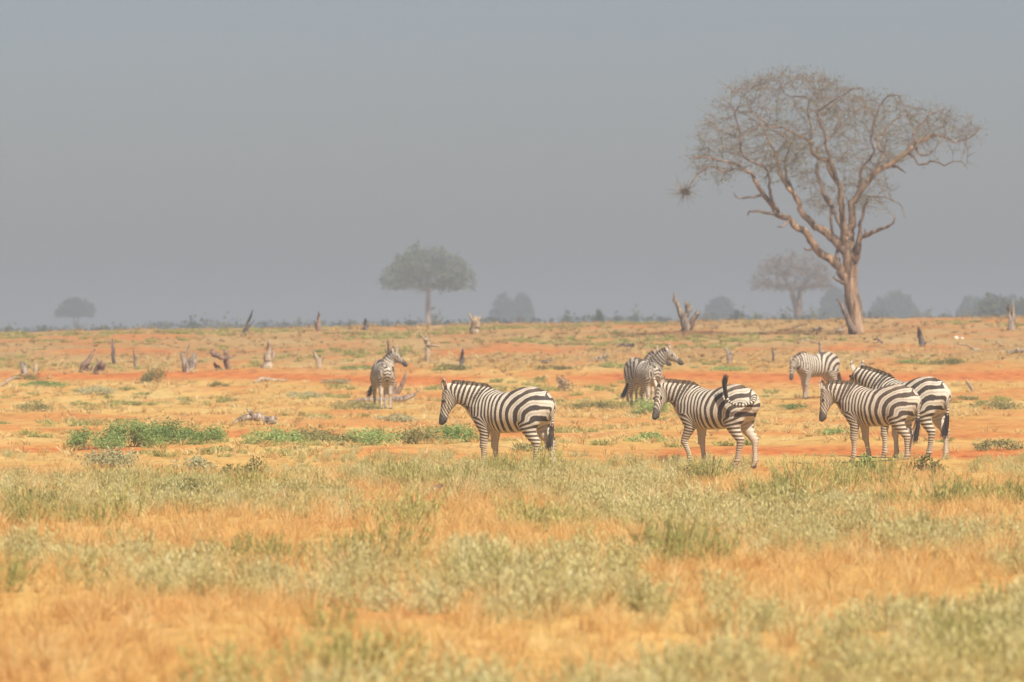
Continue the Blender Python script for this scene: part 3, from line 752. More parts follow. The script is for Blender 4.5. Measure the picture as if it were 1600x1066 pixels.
    n = 9000; q = np.stack([rs.rand(n)*1110+100, rs.rand(n)*580+30], 1)
    q = q[in_poly(q, poly)]
    dep = (rs.rand(len(q))*2-1)*3.6*np.sqrt(np.clip(1-((q[:, 0]-640)/620)**2, .05, 1))
    P = np.stack([(q[:, 0]-bx)*K, dep, (by-q[:, 1])*K], 1)
    den = fbm(P*np.array([.9, .7, 1.9])+3, 8, 2)
    low = sstep(380, 520, q[:, 1])
    keep = rs.rand(len(P)) < sstep(.42, .56, den)*(1-.72*low)*.95+.03
    P = P[keep][:2600]
    G, par = colonize(nodes, P, .30, 1.7, .36, 60, rs, .0, .16)
    n0 = len(nodes); r = pipe_radius(par, n0, .0068, 2.5, .032)
    k = np.where(par >= 0)[0]
    mb = MB(); frusta(mb, G[par[k]], G[k], np.minimum(r[par[k]], r[k]*1.5), r[k], 4, rs.rand(len(k)))
    # twiglets
    tips = G[n0:]; m = 6
    A = np.repeat(tips, m, 0); dirv = norm(np.repeat(norm(G[n0:]-G[par[n0:]]), m, 0)*.8+rs.normal(size=(len(A), 3))*np.array([.6, .6, .35]))
    ln = .15+.45*rs.rand(len(A)); B = A+dirv*ln[:, None]
    frusta(mb, A, B, np.full(len(A), .0055), np.full(len(A), .003), 3, rs.rand(len(A)))
    tag(mb.build('twigs', M['twig'], root, False), kind='stuff')
    lf = MB(); gr = fbm(B*np.array([.6, .6, .9])+11, 77, 2); sel = rs.rand(len(B)) < .16+.8*sstep(.48, .64, gr)
    C = np.repeat(B[sel], 3, 0)+rs.normal(size=(sel.sum()*3, 3))*.07
    leaves(lf, C, .034, rs, 2.0); tag(lf.build('foliage', M['acacia_leaf'], root, False), kind='stuff')
    # hanging nest at the end of a thin drooping branch
    st = np.array([(330, 430, 3.4), (285, 412, 3), (240, 425, 2.6), (190, 404, 2.6), (150, 425, 2.5), (122, 455, 2.4), (104, 494, 2.2)], float)
    a, rr = resample(np.stack([(st[:, 0]-bx)*K, np.linspace(-.9, -1.2, len(st)), (by-st[:, 1])*K], 1), st[:, 2]*K, .12)
    mb = MB(); tube(mb, a, rr, 6, .1, 0, 4); mb.build('branch', M['limb'], root)
    c = np.array([(92-bx)*K, -1.2, (by-497)*K]); mb = MB(); m = 420
    dv = norm(rs.normal(size=(m, 3))); A = c+dv*np.array([.12, .10, .085])*rs.rand(m, 1)**.4
    tn = norm(np.cross(dv, rs.normal(size=(m, 3)))); lo = np.where(rs.rand(m) < .8, 0.10, .5)*(.5+rs.rand(m))
    dr = np.where((rs.rand(m) < .8)[:, None], tn, norm(dv*1.2+np.array([-.35, 0, .1])))
    frusta(mb, A-dr*lo[:, None]*.3, A+dr*lo[:, None], np.full(m, .009), np.full(m, .004), 3, rs.rand(m))
    nest = mb.build('bird_nest', M['twig'], None, False); nest.location = p
    tag(nest, 'ragged twig bird nest hanging from the outermost drooping acacia branch', 'nest')
big_acacia()

def far_tree(name, label, px, d, ytop, width, trunk_top, crown_h, leaf, leafmat, n_leaf, seed, stems=1, bark='limb', group=None, flat=.5, wood=1.0, lobes=7, lean=0.0, gap=.45):
    """a whole tree some way off: tapered trunk, forking limbs and a leafy crown of uneven clumps"""
    rs = np.random.RandomState(seed); p = stand(px, d); root = empty(name, p, label, 'tree', group)
    z1 = H-(ytop-HORIZON)/F*d - p[2]; W = width/F*d/2; zt = trunk_top*z1; ch = crown_h*z1
    tr0 = .026*z1*wood+.10
    mb = MB(); heads = []
    for k in range(stems):
        ox = (k-(stems-1)/2)*.5*W*.35
        pts = np.array([(lean*0, 0, -.1), (ox*.3+.15*rs.normal()*.3, rs.normal()*.1, zt*.5), (ox+lean*.3, rs.normal()*.2, zt)])
        a, r = resample(pts, [tr0*1.25, tr0*.85, tr0*.6], .3); tube(mb, a, r, 9, .12, 0, seed+k); heads.append(a[-1])
    mb.build('trunk', M[bark], root)
    # crown: a dome with a flattish underside, split in clumps
    n = 2600; q = rs.normal(size=(n, 3)); q = norm(q)*(rs.rand(n, 1)**.4); q[:, 2] = np.abs(q[:, 2])*(1-0) - flat*(1-np.hypot(q[:, 0], q[:, 1]))*rs.rand(n)*.3
    C = q*np.array([W, W*.85, ch])+np.array([lean, 0, z1-ch])
    C[:, 2] += -.10*ch*(np.hypot(C[:, 0]-lean, C[:, 1])/W)**2
    den = fbm(C*(3.2/W)*np.array([1, 1, 1.5])+seed, seed, 2); C = C[den > np.quantile(den, gap)]
    G, par = colonize(heads, C[:700], .07*W+.12, W*2.5, .11*W+.1, 60, rs, .05, .2, 2500)
    r = pipe_radius(par, len(heads), .022*wood, 2.2, tr0*.55); k = np.where(par >= 0)[0]
    mb = MB(); frusta(mb, G[par[k]], G[k], np.minimum(r[par[k]], r[k]*1.6), r[k], 5, rs.rand(len(k))); tag(mb.build('branches', M[bark], root, False), kind='stuff')
    lf = MB(); src = C[rs.randint(len(C), size=n_leaf)]+rs.normal(size=(n_leaf, 3))*W*.035
    tn = np.clip(fbm(src*(4/W), seed+3, 2)*1.6-.3+.25*(rs.rand(n_leaf)-.5), 0, 1)
    leaves(lf, src, leaf, rs, 1.5, tn); lf.build('crown', M[leafmat], root, False)
    return root
far_tree('umbrella_tree', 'green umbrella shaped acacia with single pale trunk on the skyline', 669, 1000, 376, 152, .50, .44, .21, 'umbrella_leaf', 9000, 4, 1, 'pale_bark', None, .7, 1.0, gap=.42)
far_tree('bare_acacia_tree', 'hazy greyish leafless acacia with forked stems behind the tall acacia', 1246, 850, 386, 138, .50, .44, .12, 'twig', 5500, 14, 2, 'limb', None, .6, 1.25, gap=.45, lean=-.6)
far_tree('hazy_tree', 'lone hazy flat topped tree on the open skyline away from others', 119, 1723, 464, 66, .46, .40, 0.50, 'far_leaf', 2600, 24, 2, 'limb', 'hazy trees far beyond the crest', gap=.45)
far_tree('hazy_tree', 'broader half of a hazy double crowned tree behind a reddish brown bush', 786, 1787, 456, 48, .15, .85, 0.61, 'far_leaf', 3200, 34, 2, 'limb', 'hazy trees far beyond the crest', gap=.34)
far_tree('hazy_tree', 'narrower half of a hazy double crowned tree behind a reddish brown bush', 816, 1803, 455, 40, .25, .72, 0.61, 'far_leaf', 2600, 35, 2, 'limb', 'hazy trees far beyond the crest', gap=.34)
far_tree('hazy_tree', 'hazy dome shaped dark tree between forked stump and bare acacia', 1125, 1675, 460, 62, .10, .92, 0.61, 'far_leaf', 4200, 44, 2, 'limb', 'hazy trees far beyond the crest', gap=.12)
far_tree('hazy_tree', 'faint hazy tree half hidden behind the trunk of the tall acacia', 1303, 1596, 440, 50, .15, .8, 0.54, 'far_leaf', 2600, 54, 2, 'limb', 'hazy trees far beyond the crest', gap=.3)
far_tree('hazy_tree', 'wide hazy spreading tree beside the tall acacia on its open side', 1398, 1723, 454, 84, .25, .72, 0.58, 'far_leaf', 3800, 64, 3, 'limb', 'hazy trees far beyond the crest', gap=.34)
far_tree('hazy_tree', 'hazy tree beside a wide olive bush on the skyline', 1520, 1659, 460, 62, .2, .78, 0.58, 'far_leaf', 3000, 74, 2, 'limb', 'hazy trees far beyond the crest', gap=.34)

# ------------------------------------------------------------------ dead wood
WOOD = []
def dead(name, label, limbs, wood, cat='stump', base=None, group=None, seed=1, d=None, rough=.34, jag=.14, sides=9):
    """standing or fallen dead wood; limbs are lists of (px, py, radius px[, lean in metres towards or away]) as measured in the photograph"""
    rs = np.random.RandomState(seed)
    bx, by = base if base else limbs[0][0][:2]; 
    d = d or ground_d(bx, by)
    p = stand(bx, d); p0 = at(bx, by, d); root = empty(name, p, label, cat, group); WOOD.append(p)
    for i, L in enumerate(limbs):
        pts = []; rad = []
        for k, q in enumerate(L):
            w = at(q[0], q[1], d)-p0; dep = q[3] if len(q) > 3 else (rs.rand()-.5)*.25*k
            pts.append((w[0], dep, w[2])); rad.append(q[2]/F*d)
        pts = np.array(pts)
        if pts[0][2] < .05: pts[0][2] -= .06
        a, r = resample(pts, rad, max(.05, np.mean(rad)*.9))
        a[1:-1] += rs.normal(size=(len(a)-2, 3))*r[1:-1, None]*.16
        mb = MB(); tube(mb, a, np.maximum(r, .012), sides, rough, min(jag, r[-1]*3+.03), seed*13+i)
        mb.build('trunk' if i == 0 else 'broken_limb', M[wood], root, True)
    return root
G1 = 'dead stumps on the plain'
dead('tree_stump', 'grey forked broken stump with splintered prongs standing on the crest', [[(1075, 518, 8), (1070, 500, 7), (1063, 485, 5), (1056, 470, 3.5), (1054, 460, 1.5)], [(1071, 503, 5, 0), (1074, 488, 4, .1), (1073, 474, 3, .1)], [(1073, 495, 3, 0), (1079, 482, 3, .1), (1077, 477, 1.5, .2)], [(1077, 514, 5, 0), (1083, 500, 4.5, -.1), (1090, 488, 3, -.2)], [(1059, 478, 2.5, 0), (1053, 470, 1.5, .1)]], 'grey_wood', seed=2, group=G1)
dead('tree_stump', 'pale tan chunky stump on the crest before a reddish brown bush', [[(744, 522, 6), (742, 508, 7), (741, 498, 4)], [(745, 512, 4, 0), (749, 497, 3, .1)], [(740, 505, 2.5, 0), (733, 490, 1, .1)]], 'pale_wood', seed=3, group=G1)
dead('tree_stump', 'pale upright stump with dark crossing branch, below the umbrella tree', [[(667, 566, 4), (668, 548, 3.6), (666, 530, 4)], [(667, 533, 2, 0), (659, 525, 1.5, .1), (655, 520, 1, .1)], [(668, 540, 2, 0), (678, 540, 2.4, -.1), (685, 542, 1.2, -.1)]], 'pale_wood', seed=4, group=G1)
dead('tree_stump', 'short dark upright post of dead wood above the lone zebra', [[(722, 573, 4.4), (722, 560, 3.4), (723, 547, 1.6)]], 'dark_wood', seed=5, group=G1)
dead('tree_stump', 'dark V shaped pair of broken prongs in dry grass', [[(292, 582, 5), (288, 568, 4.4), (283, 553, 2)], [(297, 582, 4.5, 0), (301, 566, 5, .1), (304, 553, 2.2, .15)], [(294, 570, 2, .2), (293, 548, 1.4, .3), (296, 537, .8, .3)]], 'grey_wood', seed=6, group=G1)
dead('tree_stump', 'twisted grey brown stump with an arching broken limb', [[(358, 578, 4), (354, 565, 4.5), (352, 550, 3)], [(353, 560, 4, 0), (343, 557, 4, -.1), (335, 553, 4.4, -.1), (331, 549, 2, 0)], [(345, 578, 3, .2), (338, 574, 3, .2), (335, 570, 2, .2)], [(355, 562, 2, .1), (366, 556, 1.2, .2)]], 'brown_wood', seed=7, group=G1)
dead('tree_stump', 'pale straw coloured pointed stump standing alone', [[(417, 576, 7.5), (418, 562, 6.5), (420, 546, 3.5), (420, 534, 1.4)], [(420, 570, 4, .1), (427, 556, 3, .1), (428, 548, 1, .1)]], 'pale_wood', seed=8, group=G1)
dead('tree_stump', 'small pale leaning snag beside green ground cover', [[(499, 576, 5), (496, 564, 4), (490, 550, 1.2)], [(498, 570, 3, .1), (505, 560, 1.4, .1)]], 'pale_wood', seed=9, group=G1)
dead('tree_stump', 'slim dark upright dead stem', [[(179, 572, 3), (177, 556, 2.4), (176, 545, 2.2), (175, 532, 1)]], 'dark_wood', seed=10, group=G1)
dead('tree_stump', 'brown leaning stump with thin bare twigs', [[(127, 582, 5), (134, 570, 5.5), (141, 558, 3), (146, 548, 1)], [(131, 575, 3.6, .1), (140, 577, 3, .2), (144, 573, 1.4, .2)]], 'brown_wood', seed=11, group=G1)
dead('tree_stump', 'low rounded red brown stump with a thin spike', [[(155, 585, 8), (156, 576, 7), (158, 568, 4)], [(153, 573, 1.6, 0), (151, 560, .8, .1)], [(162, 578, 1.6, 0), (167, 569, .8, .1)]], 'brown_wood', seed=12, group=G1)
dead('tree_stump', 'broad short grey stump beside a fallen branch', [[(38, 588, 6.5), (37, 578, 6), (35, 569, 4)]], 'grey_wood', seed=13, group=G1)
dead('tree_stump', 'small bleached stub next to a broad grey stump', [[(55, 586, 4), (56, 578, 3.6), (56, 569, 2)]], 'pale_wood', seed=14, group=G1)
dead('tree_stump', 'thin bleached upright snag near an olive bush', [[(213, 576, 3), (211, 562, 2.4), (209, 549, 1)], [(212, 566, 1.5, 0), (216, 556, .8, .1)]], 'grey_wood', seed=15, group=G1)
dead('dead_tree', 'thin dark dead sapling leaning on the skyline', [[(385, 522, 4), (386, 510, 2.6), (391, 496, 1.5), (395, 485, .8)], [(386, 512, 2, 0), (381, 516, 1.4, .1), (377, 520, .8, .1)], [(387, 513, 1.4, 0), (393, 506, .8, .1), (397, 501, .5, .1)]], 'dark_wood', 'dead tree', seed=16)
dead('fallen_branch', 'dark fallen branch lying at the foot of a dead sapling', [[(350, 524, 1.2, 0), (362, 522, 1.6, .2), (378, 523, 1.4, .3), (404, 521, .8, .3)]], 'dark_wood', 'branch', base=(370, 524), seed=17, jag=.02)
dead('tree_stump', 'brown pointed snag with flared base among skyline bushes', [[(497, 518, 6), (498, 507, 4), (498, 495, 1.8), (498, 488, .9)], [(496, 510, 2, 0), (491, 502, 1, .1)]], 'brown_wood', seed=18, group=G1)
dead('tree_stump', 'small dark blocky snag alone on the skyline', [[(572, 516, 3.4), (572, 507, 3.2), (571, 499, 2)]], 'dark_wood', seed=19, group=G1)
dead('tree_stump', 'pale splintered stump just past the head of the raised-head zebra', [[(1140, 570, 4.4), (1138, 556, 4), (1133, 545, 1.6)], [(1138, 560, 2.5, .1), (1142, 549, 1.2, .1)]], 'grey_wood', seed=20, group=G1)
dead('tree_stump', 'thin dark spike of dead wood in green patchy grass', [[(1209, 566, 2.6), (1208, 556, 1.8), (1207, 544, .9)], [(1208, 564, 2, .1), (1201, 566, 1.4, .1)]], 'dark_wood', seed=21, group=G1)
dead('dead_tree', 'bent bleached dead branch arching from a short stump, above pale zebra', [[(1286, 556, 4), (1283, 548, 3.2), (1281, 536, 2.4)], [(1281, 538, 1.6, 0), (1272, 534, 1.4, -.1), (1258, 531, 1.2, -.2), (1246, 536, .9, -.2)], [(1285, 553, 2.6, .1), (1292, 551, 2, .2)]], 'pale_wood', 'branch', seed=22)
dead('tree_stump', 'dark pointed post with knobbly foot, right of the tall acacia', [[(1441, 542, 6), (1440, 532, 4.6), (1438, 522, 3.4), (1435, 513, 1.6)], [(1442, 538, 3, 0), (1446, 536, 2, .1)]], 'dark_wood', seed=23, group=G1)
dead('tree_stump', 'tall bleached twin pronged stump before a wide olive bush', [[(1581, 517, 6), (1580, 502, 5), (1577, 486, 3), (1575, 476, 1.4)], [(1582, 508, 4, 0), (1584, 490, 2.6, .1), (1583, 474, 1.2, .1)], [(1583, 515, 3, .1), (1592, 515, 2, .2)]], 'grey_wood', seed=24, group=G1)
dead('tree_stump', 'dark brown spike rising behind the forward facing zebra', [[(614, 617, 7, .3), (611, 592, 5.5, .3), (609, 560, 3.6, .3), (608, 545, 3, .3), (606, 534, 1.6, .3)], [(618, 615, 4, .4), (628, 602, 3.4, .4), (632, 592, 2.6, .4), (634, 583, 1.4, .4)], [(609, 556, 2.4, .3), (603, 550, 1.2, .35)]], 'brown_wood', seed=25, group=G1)
# fallen wood
dead('fallen_log', 'thick weathered driftwood-like log with forked root end on red soil', [[(357, 664, 2.2, -.3), (372, 659, 4, -.2), (388, 652, 6, 0), (402, 653, 7.5, .1), (418, 658, 7, .2), (430, 656, 4.5, .3)], [(385, 655, 4, 0), (370, 657, 3, .2), (362, 662, 1.5, .35)], [(394, 650, 3, 0), (390, 643, 2.4, -.1), (386, 640, 1, -.1)], [(418, 660, 5, .1), (424, 662, 4, -.05), (430, 659, 3.4, -.15)]], 'grey_wood', 'log', base=(395, 664), seed=31, rough=.28, jag=.05)
dead('fallen_log', 'pale low fallen log on the red soil band', [[(398, 597, 2.6, 0), (408, 593, 3.4, .1), (420, 594, 3, .3), (436, 596, 2, .5), (448, 594, 1, .6)]], 'pale_wood', 'log', base=(420, 598), seed=32, jag=.05)
dead('fallen_branch', 'bleached fallen branch sloping beside a broad grey stump', [[(-4, 604, 2.6, 0), (10, 597, 2.4, .1), (20, 591, 2.2, .2), (29, 590, 1, .3)]], 'pale_wood', 'branch', base=(10, 604), seed=33, jag=.03)
dead('fallen_log', 'long grey log lying behind the legs of the forward facing zebra', [[(546, 628, 3, .8), (565, 626, 4.4, .8), (585, 625, 3.6, .9), (610, 626, 4.4, .9), (630, 624, 4, 1.0), (645, 618, 2.4, 1.1), (652, 612, 1.2, 1.1)]], 'grey_wood', 'log', base=(600, 632), seed=34, jag=.05)
dead('fallen_log', 'dark fallen log with a pale broken tip in the grass', [[(847, 566, 2.4, 0), (855, 565, 3, .1), (866, 567, 2.4, .3), (876, 569, 1, .4)]], 'dark_wood', 'log', base=(860, 569), seed=35, jag=.03)
dead('brush_pile', 'tangled heap of dead branches before green ground cover', [[(918, 565, 1.6, 0), (932, 561, 2, .2), (947, 560, 2.4, .3)], [(925, 563, 1.6, .2), (938, 564, 2, 0), (950, 563, 1.2, -.1)], [(944, 562, 2, .2), (943, 556, 1.4, .2), (945, 549, .8, .2)], [(946, 560, 2, .1), (950, 555, 1, .1)]], 'grey_wood', 'dead wood', base=(935, 566), seed=36, jag=.03)
dead('brush_pile', 'low dark heap of dead wood on the bare far slope', [[(963, 542, 1.6, 0), (972, 539, 2.2, .1), (990, 542, 2.4, .2)], [(974, 540, 1.4, 0), (975, 535, .8, 0)], [(984, 541, 2, .1), (991, 538, 1.5, .1)]], 'dark_wood', 'dead wood', base=(976, 544), seed=37, jag=.03)
dead('fallen_branch', 'reddish brown broken branch lying at the acacia foot', [[(1384, 541, 1.2, 0), (1378, 535, 2.4, .1), (1372, 530, 2.2, .2), (1366, 531, 1.2, .2)], [(1376, 534, 1.2, 0), (1364, 536, .8, -.1)]], 'brown_wood', 'branch', base=(1375, 541), seed=38, jag=.03)
dead('fallen_branch', 'long thin bleached branch lying on the far slope', [[(1497, 538, 1.1, 0), (1512, 540, 1.3, .2), (1522, 546, 1.8, .4), (1530, 546, 1.6, .5), (1540, 552, 1, .6)], [(1523, 547, 2, .4), (1527, 556, 1.4, .4)]], 'pale_wood', 'branch', base=(1520, 552), seed=39, jag=.03)
dead('fallen_branch', 'short bleached stick slanting on the far slope', [[(1555, 532, 1, 0), (1561, 537, 1.2, .1), (1569, 541, .8, .2)]], 'pale_wood', 'branch', base=(1563, 542), seed=40, jag=.02)
dead('fallen_log', 'grey fallen log with stubby limbs near green grass', [[(1572, 555, 2, 0), (1582, 549, 3, .1), (1594, 548, 3, .2), (1610, 545, 2.4, .4)], [(1575, 553, 2, 0), (1573, 548, 1.2, 0)]], 'grey_wood', 'log', base=(1590, 556), seed=41, jag=.04)
dead('brush_pile', 'small heap of dark dead twigs left of the acacia trunk', [[(1268, 519, 1.2, 0), (1276, 515, 1.6, .1), (1284, 513, 1, .2)], [(1272, 516, 1, .1), (1270, 512, .7, .1)], [(1276, 523, .9, 0), (1277, 516, 1.2, .1)], [(1282, 516, 1, .1), (1280, 510, .7, .1)]], 'dark_wood', 'dead wood', base=(1276, 524), seed=42, jag=.02)
dead('brush_pile', 'grey tangle of dead roots against the acacia trunk base', [[(1300, 520, 1.5, 0), (1310, 517, 2.5, 0), (1320, 516, 3, 0)], [(1308, 518, 1.4, 0), (1312, 511, 1, 0)], [(1314, 517, 1.5, .1), (1318, 509, 1, .1)]], 'grey_wood', 'dead wood', base=(1310, 521), seed=43, jag=.03)
dead('fallen_branch', 'hazy curved branch lying on the crest', [[(1225, 515, 1.2, 0), (1236, 514, 1.6, .1), (1248, 510, 1.4, .2), (1258, 507, .8, .2)]], 'brown_wood', 'branch', base=(1240, 516), seed=44, jag=.02)
dead('fallen_branch', 'small grey leaning stick beside the large zebra', [[(1523, 612, 1.5, 0), (1517, 605, 2.2, .1), (1511, 597, 1.4, .2)]], 'grey_wood', 'branch', base=(1520, 613), seed=45, jag=.03)
dead('fallen_branch', 'dark broken stick lying in the dry foreground grass', [[(665, 770, 2.5, 0), (678, 765, 3.2, .1), (690, 760, 2, .2)]], 'dark_wood', 'branch', base=(678, 775), seed=46, jag=.03)
def rock(label, px, py, w, h, mat, seed, cat='rock'):
    d = ground_d(px, py); p = stand(px, d); rs = np.random.RandomState(seed)
    n, m = 10, 7; V = []
    for i in range(m):
        a = math.pi*i/(m-1)
        for j in range(n):
            b = 2*math.pi*j/n; V.append((math.sin(a)*math.cos(b), math.sin(a)*math.sin(b), math.cos(a)))
    V = np.array(V); V = V*(.75+.5*fbm(V*1.6+seed, seed, 2))[:, None]*np.array([w/F*d/2, w/F*d/2, h/F*d*.7]); V[:, 2] += h/F*d*.25
    Q = [(i*n+j, (i+1)*n+j, (i+1)*n+(j+1) % n, i*n+(j+1) % n) for i in range(m-1) for j in range(n)]
    o = mk('rock', V, Q, None, M[mat], None, False); o.location = p; tag(o, label, cat)
rock('small bright bleached stone lying on the far slope', 1494, 530, 9, 5, 'bone', 1)
rock('low pale stone beside a bright bleached stone', 1503, 530, 7, 3, 'bone', 2)
rock('red earth clod among dry grass below the two overlapping zebras', 1305, 757, 22, 13, 'red_rock', 3)
rock('small grey stone in foreground grass below the lone zebra', 790, 780, 10, 8, 'grey_wood', 4)

# ------------------------------------------------------------------ shrubs
M['fresh_leaf'] = mat_leaf('fresh_green_leaf', (.16, .23, .065), (.29, .39, .12), (.47, .55, .21), .45)
M['shrub_leaf'] = mat_leaf('olive_shrub_leaf', (.14, .13, .045), (.27, .25, .09), (.44, .40, .17), .4)
M['pale_leaf'] = mat_leaf('pale_sage_leaf', (.32, .29, .14), (.48, .45, .24), (.60, .57, .35), .4)
M['dry_twig'] = mat_leaf('dry_straw_twig', (.30, .20, .11), (.44, .31, .18), (.55, .42, .27), .2)
M['brown_leaf'] = mat_leaf('red_brown_leaf', (.12, .06, .035), (.20, .11, .06), (.28, .17, .10), .2)
def shrub(label, px, pybase, w, h, leafmat, seed, n=None, leaf=None, group=None, name='shrub', cat='shrub', d=None, depth=.7, low=False, stem='twig'):
    """low bush: fan of stems and loose leaf clumps; w, h in photo pixels at its distance"""
    d = d or ground_d(px, pybase); rs = np.random.RandomState(seed)
    p = stand(px, d)
    W = w/F*d/2; Hh = H-(pybase-h-HORIZON)/F*d-p[2] if d > 340 else h/F*d
    root = empty(name, p, label, cat, group)
    lf = leaf or max(.026, .85/F*d*1.2)
    n = n or int(np.clip(2.6*w*h/max((lf*F/d)**2, .5), 250, 5000))
    ncl = max(7, int(w/5)); cl = np.stack([(rs.rand(ncl)*2-1), (rs.rand(ncl)*2-1), rs.rand(ncl)], 1)
    rr = np.hypot(cl[:, 0], cl[:, 1]*.7); top = np.sqrt(np.clip(1-rr**2*.8, .12, 1))*(.65+.35*rs.rand(ncl))
    cl[:, 2] = top*(.35+.65*rs.rand(ncl)); 
    C = cl*np.array([W*.88, W*depth, Hh*.9])
    mb = MB(); ns = max(6, ncl)
    A = np.stack([C[:, 0]*.5+rs.normal(size=ncl)*W*.05, C[:, 1]*.5, np.full(ncl, -.03)], 1)
    Md = (A+C)/2+rs.normal(size=(ncl, 3))*.06*W
    r0 = max(.006, Hh*.012)
    frusta(mb, A, Md, np.full(ncl, r0), np.full(ncl, r0*.8), 4, rs.rand(ncl)); frusta(mb, Md, C+np.array([0, 0, Hh*.08]), np.full(ncl, r0*.8), np.full(ncl, r0*.3), 4, rs.rand(ncl))
    mb.build('stem', M[stem], root, False)
    k = rs.randint(ncl, size=n); sp = np.array([W*(.24 if ncl < 14 else .16), W*.2, Hh*.16])
    Lp = C[k]+rs.normal(size=(n, 3))*sp; m = (Lp[:, 2] > -.02); Lp = Lp[m]; k = k[m]
    tn = np.clip(rs.rand(ncl)[k]*.55+.45*rs.rand(len(k)), 0, 1)
    b = MB(); leaves(b, Lp, lf, rs, 1.9, tn); b.build('foliage', M[leafmat], root, False)
    return root
GA = 'bright green shrubs beside the red soil strip'
for i, (px, py, w, h) in enumerate([(150, 708, 92, 38), (205, 712, 100, 46), (262, 713, 110, 42), (318, 711, 80, 30)]):
    shrub(['tapering bright green shrub at the open end of the clump', 'tallest bright green shrub in the dense clump', 'broad bright green shrub against the tallest one', 'thinning green shrub between dense clump and long row'][i], px, py, w, h, 'fresh_leaf', 100+i, group=GA, d=142+i*1.5)
for i, (px, py, w, h) in enumerate([(425, 712, 90, 32), (500, 714, 110, 34), (580, 712, 110, 32), (655, 710, 90, 28), (720, 708, 70, 30)]):
    shrub(['first green shrub of the long row, below the driftwood log', 'dense green shrub in the row with a dark foot', 'wide green shrub in the middle of the long row', 'low green shrub second from the lone zebra', 'green shrub touching the front legs of the lone zebra'][i], px, py, w, h, 'fresh_leaf' if i % 2 == 0 else 'shrub_leaf', 120+i, group=GA, d=143+i)
shrub('round dark olive shrub on the red soil band', 244, 599, 40, 30, 'shrub_leaf', 140)
shrub('flat green shrub on orange soil away from stumps', 54, 643, 50, 17, 'shrub_leaf', 141)
shrub('low greyish green shrub spreading below the round olive shrub', 150, 617, 60, 17, 'pale_leaf', 142)
shrub('leafy bright green plant at the hooves of the smaller brown zebra', 1350, 738, 44, 36, 'fresh_leaf', 143, d=117, leaf=.04)
shrub('green shrub under the lowered head of the tail-flicking zebra', 1018, 652, 60, 30, 'fresh_leaf', 144, d=190)
shrub('flat green patch plant behind the front legs of tail-flicking zebra', 1012, 690, 64, 16, 'fresh_leaf', 145)
shrub('spiky pale dry bush past the rump of the lone zebra', 881, 612, 28, 24, 'dry_twig', 146, leaf=.05)
shrub('brown olive bush rising from pale foreground grass', 388, 752, 76, 34, 'shrub_leaf', 147, d=113)
shrub('tall dark olive bush in the foreground grass', 296, 796, 110, 40, 'shrub_leaf', 148, d=94, n=3600, leaf=.02)
shrub('green weed tuft beside the hind hooves of the large zebra', 1440, 742, 60, 30, 'shrub_leaf', 149, d=115)
shrub('olive green bush before the walking zebra in dry grass', 1205, 790, 70, 46, 'shrub_leaf', 150, d=98)
shrub('green plant at the front hooves of the walking zebra', 1085, 752, 56, 26, 'shrub_leaf', 151, d=112)
shrub('small yellow green shrub on open orange soil', 343, 605, 28, 10, 'shrub_leaf', 152)
shrub('tall pale sage bush at the edge of foreground grass', 175, 740, 100, 34, 'pale_leaf', 153, d=121)
shrub('pale sage bush between green row and lone zebra', 300, 745, 80, 24, 'pale_leaf', 154, d=120)
LOW = [(1240, 640, 50, 12, 'fresh_leaf', 'green plant below the muzzle of the pale dusty zebra'),
       (930, 640, 90, 13, 'shrub_leaf', 'wide yellowish low plant behind the back of the walking zebra'),
       (470, 622, 60, 14, 'pale_leaf', 'grey green low plant between driftwood log and forward facing zebra'),
       (555, 640, 90, 14, 'shrub_leaf', 'wide low plant in front of the long grey log'),
       (1140, 580, 60, 10, 'fresh_leaf', 'green plant at the foot of the pale splintered stump'),
       (965, 576, 50, 12, 'fresh_leaf', 'green plant beside the tangled heap of dead branches'),
       (1010, 583, 40, 14, 'fresh_leaf', 'green plant behind the rump of the raised-head zebra'),
       (860, 578, 60, 8, 'shrub_leaf', 'thin low plant before the dark fallen log'),
       (700, 578, 70, 10, 'shrub_leaf', 'low plant between pale upright stump and short dark post'),
       (40, 594, 40, 9, 'shrub_leaf', 'small low plant before the broad grey stump'),
       (70, 604, 80, 10, 'fresh_leaf', 'wide green plant past the end of a bleached sloping branch'),
       (1480, 570, 60, 10, 'shrub_leaf', 'olive plant above the rump of the large zebra'),
       (1420, 568, 40, 7, 'fresh_leaf', 'small green plant below the dark pointed post'),
       (1560, 640, 90, 15, 'shrub_leaf', 'wide yellowish plant past the tail of the large zebra'),
       (1560, 702, 80, 17, 'shrub_leaf', 'wide olive plant on the red strip past the large zebra'),
       (1310, 680, 60, 12, 'fresh_leaf', 'green plant under the belly of the smaller brown zebra'),
       (780, 645, 70, 12, 'shrub_leaf', 'low plant behind the back of the lone zebra'),
       (620, 660, 80, 12, 'pale_leaf', 'grey green plant at the feet of the forward facing zebra'),
       (1500, 625, 40, 8, 'shrub_leaf', 'small plant below the small grey leaning stick'),
       (520, 600, 50, 10, 'pale_leaf', 'small grey plant behind the long grey log'),
       (560, 578, 70, 8, 'fresh_leaf', 'thin green plant above the small pale leaning snag'),
       (830, 706, 70, 14, 'shrub_leaf', 'low plant under the belly of the lone zebra')]
for i, (px, py, w, h, mt, lb) in enumerate(LOW):
    shrub(lb, px, py, w, h, mt, 160+i, group='low plants scattered on the plain', name='low_plant', cat='plant')
GH = 'hazy bushes along the skyline'
shrub('reddish brown bush on the skyline before a hazy double crowned tree', 803, 514, 30, 24, 'brown_leaf', 300, d=798, leaf=0.21, group=GH, name='skyline_bush', cat='bush')
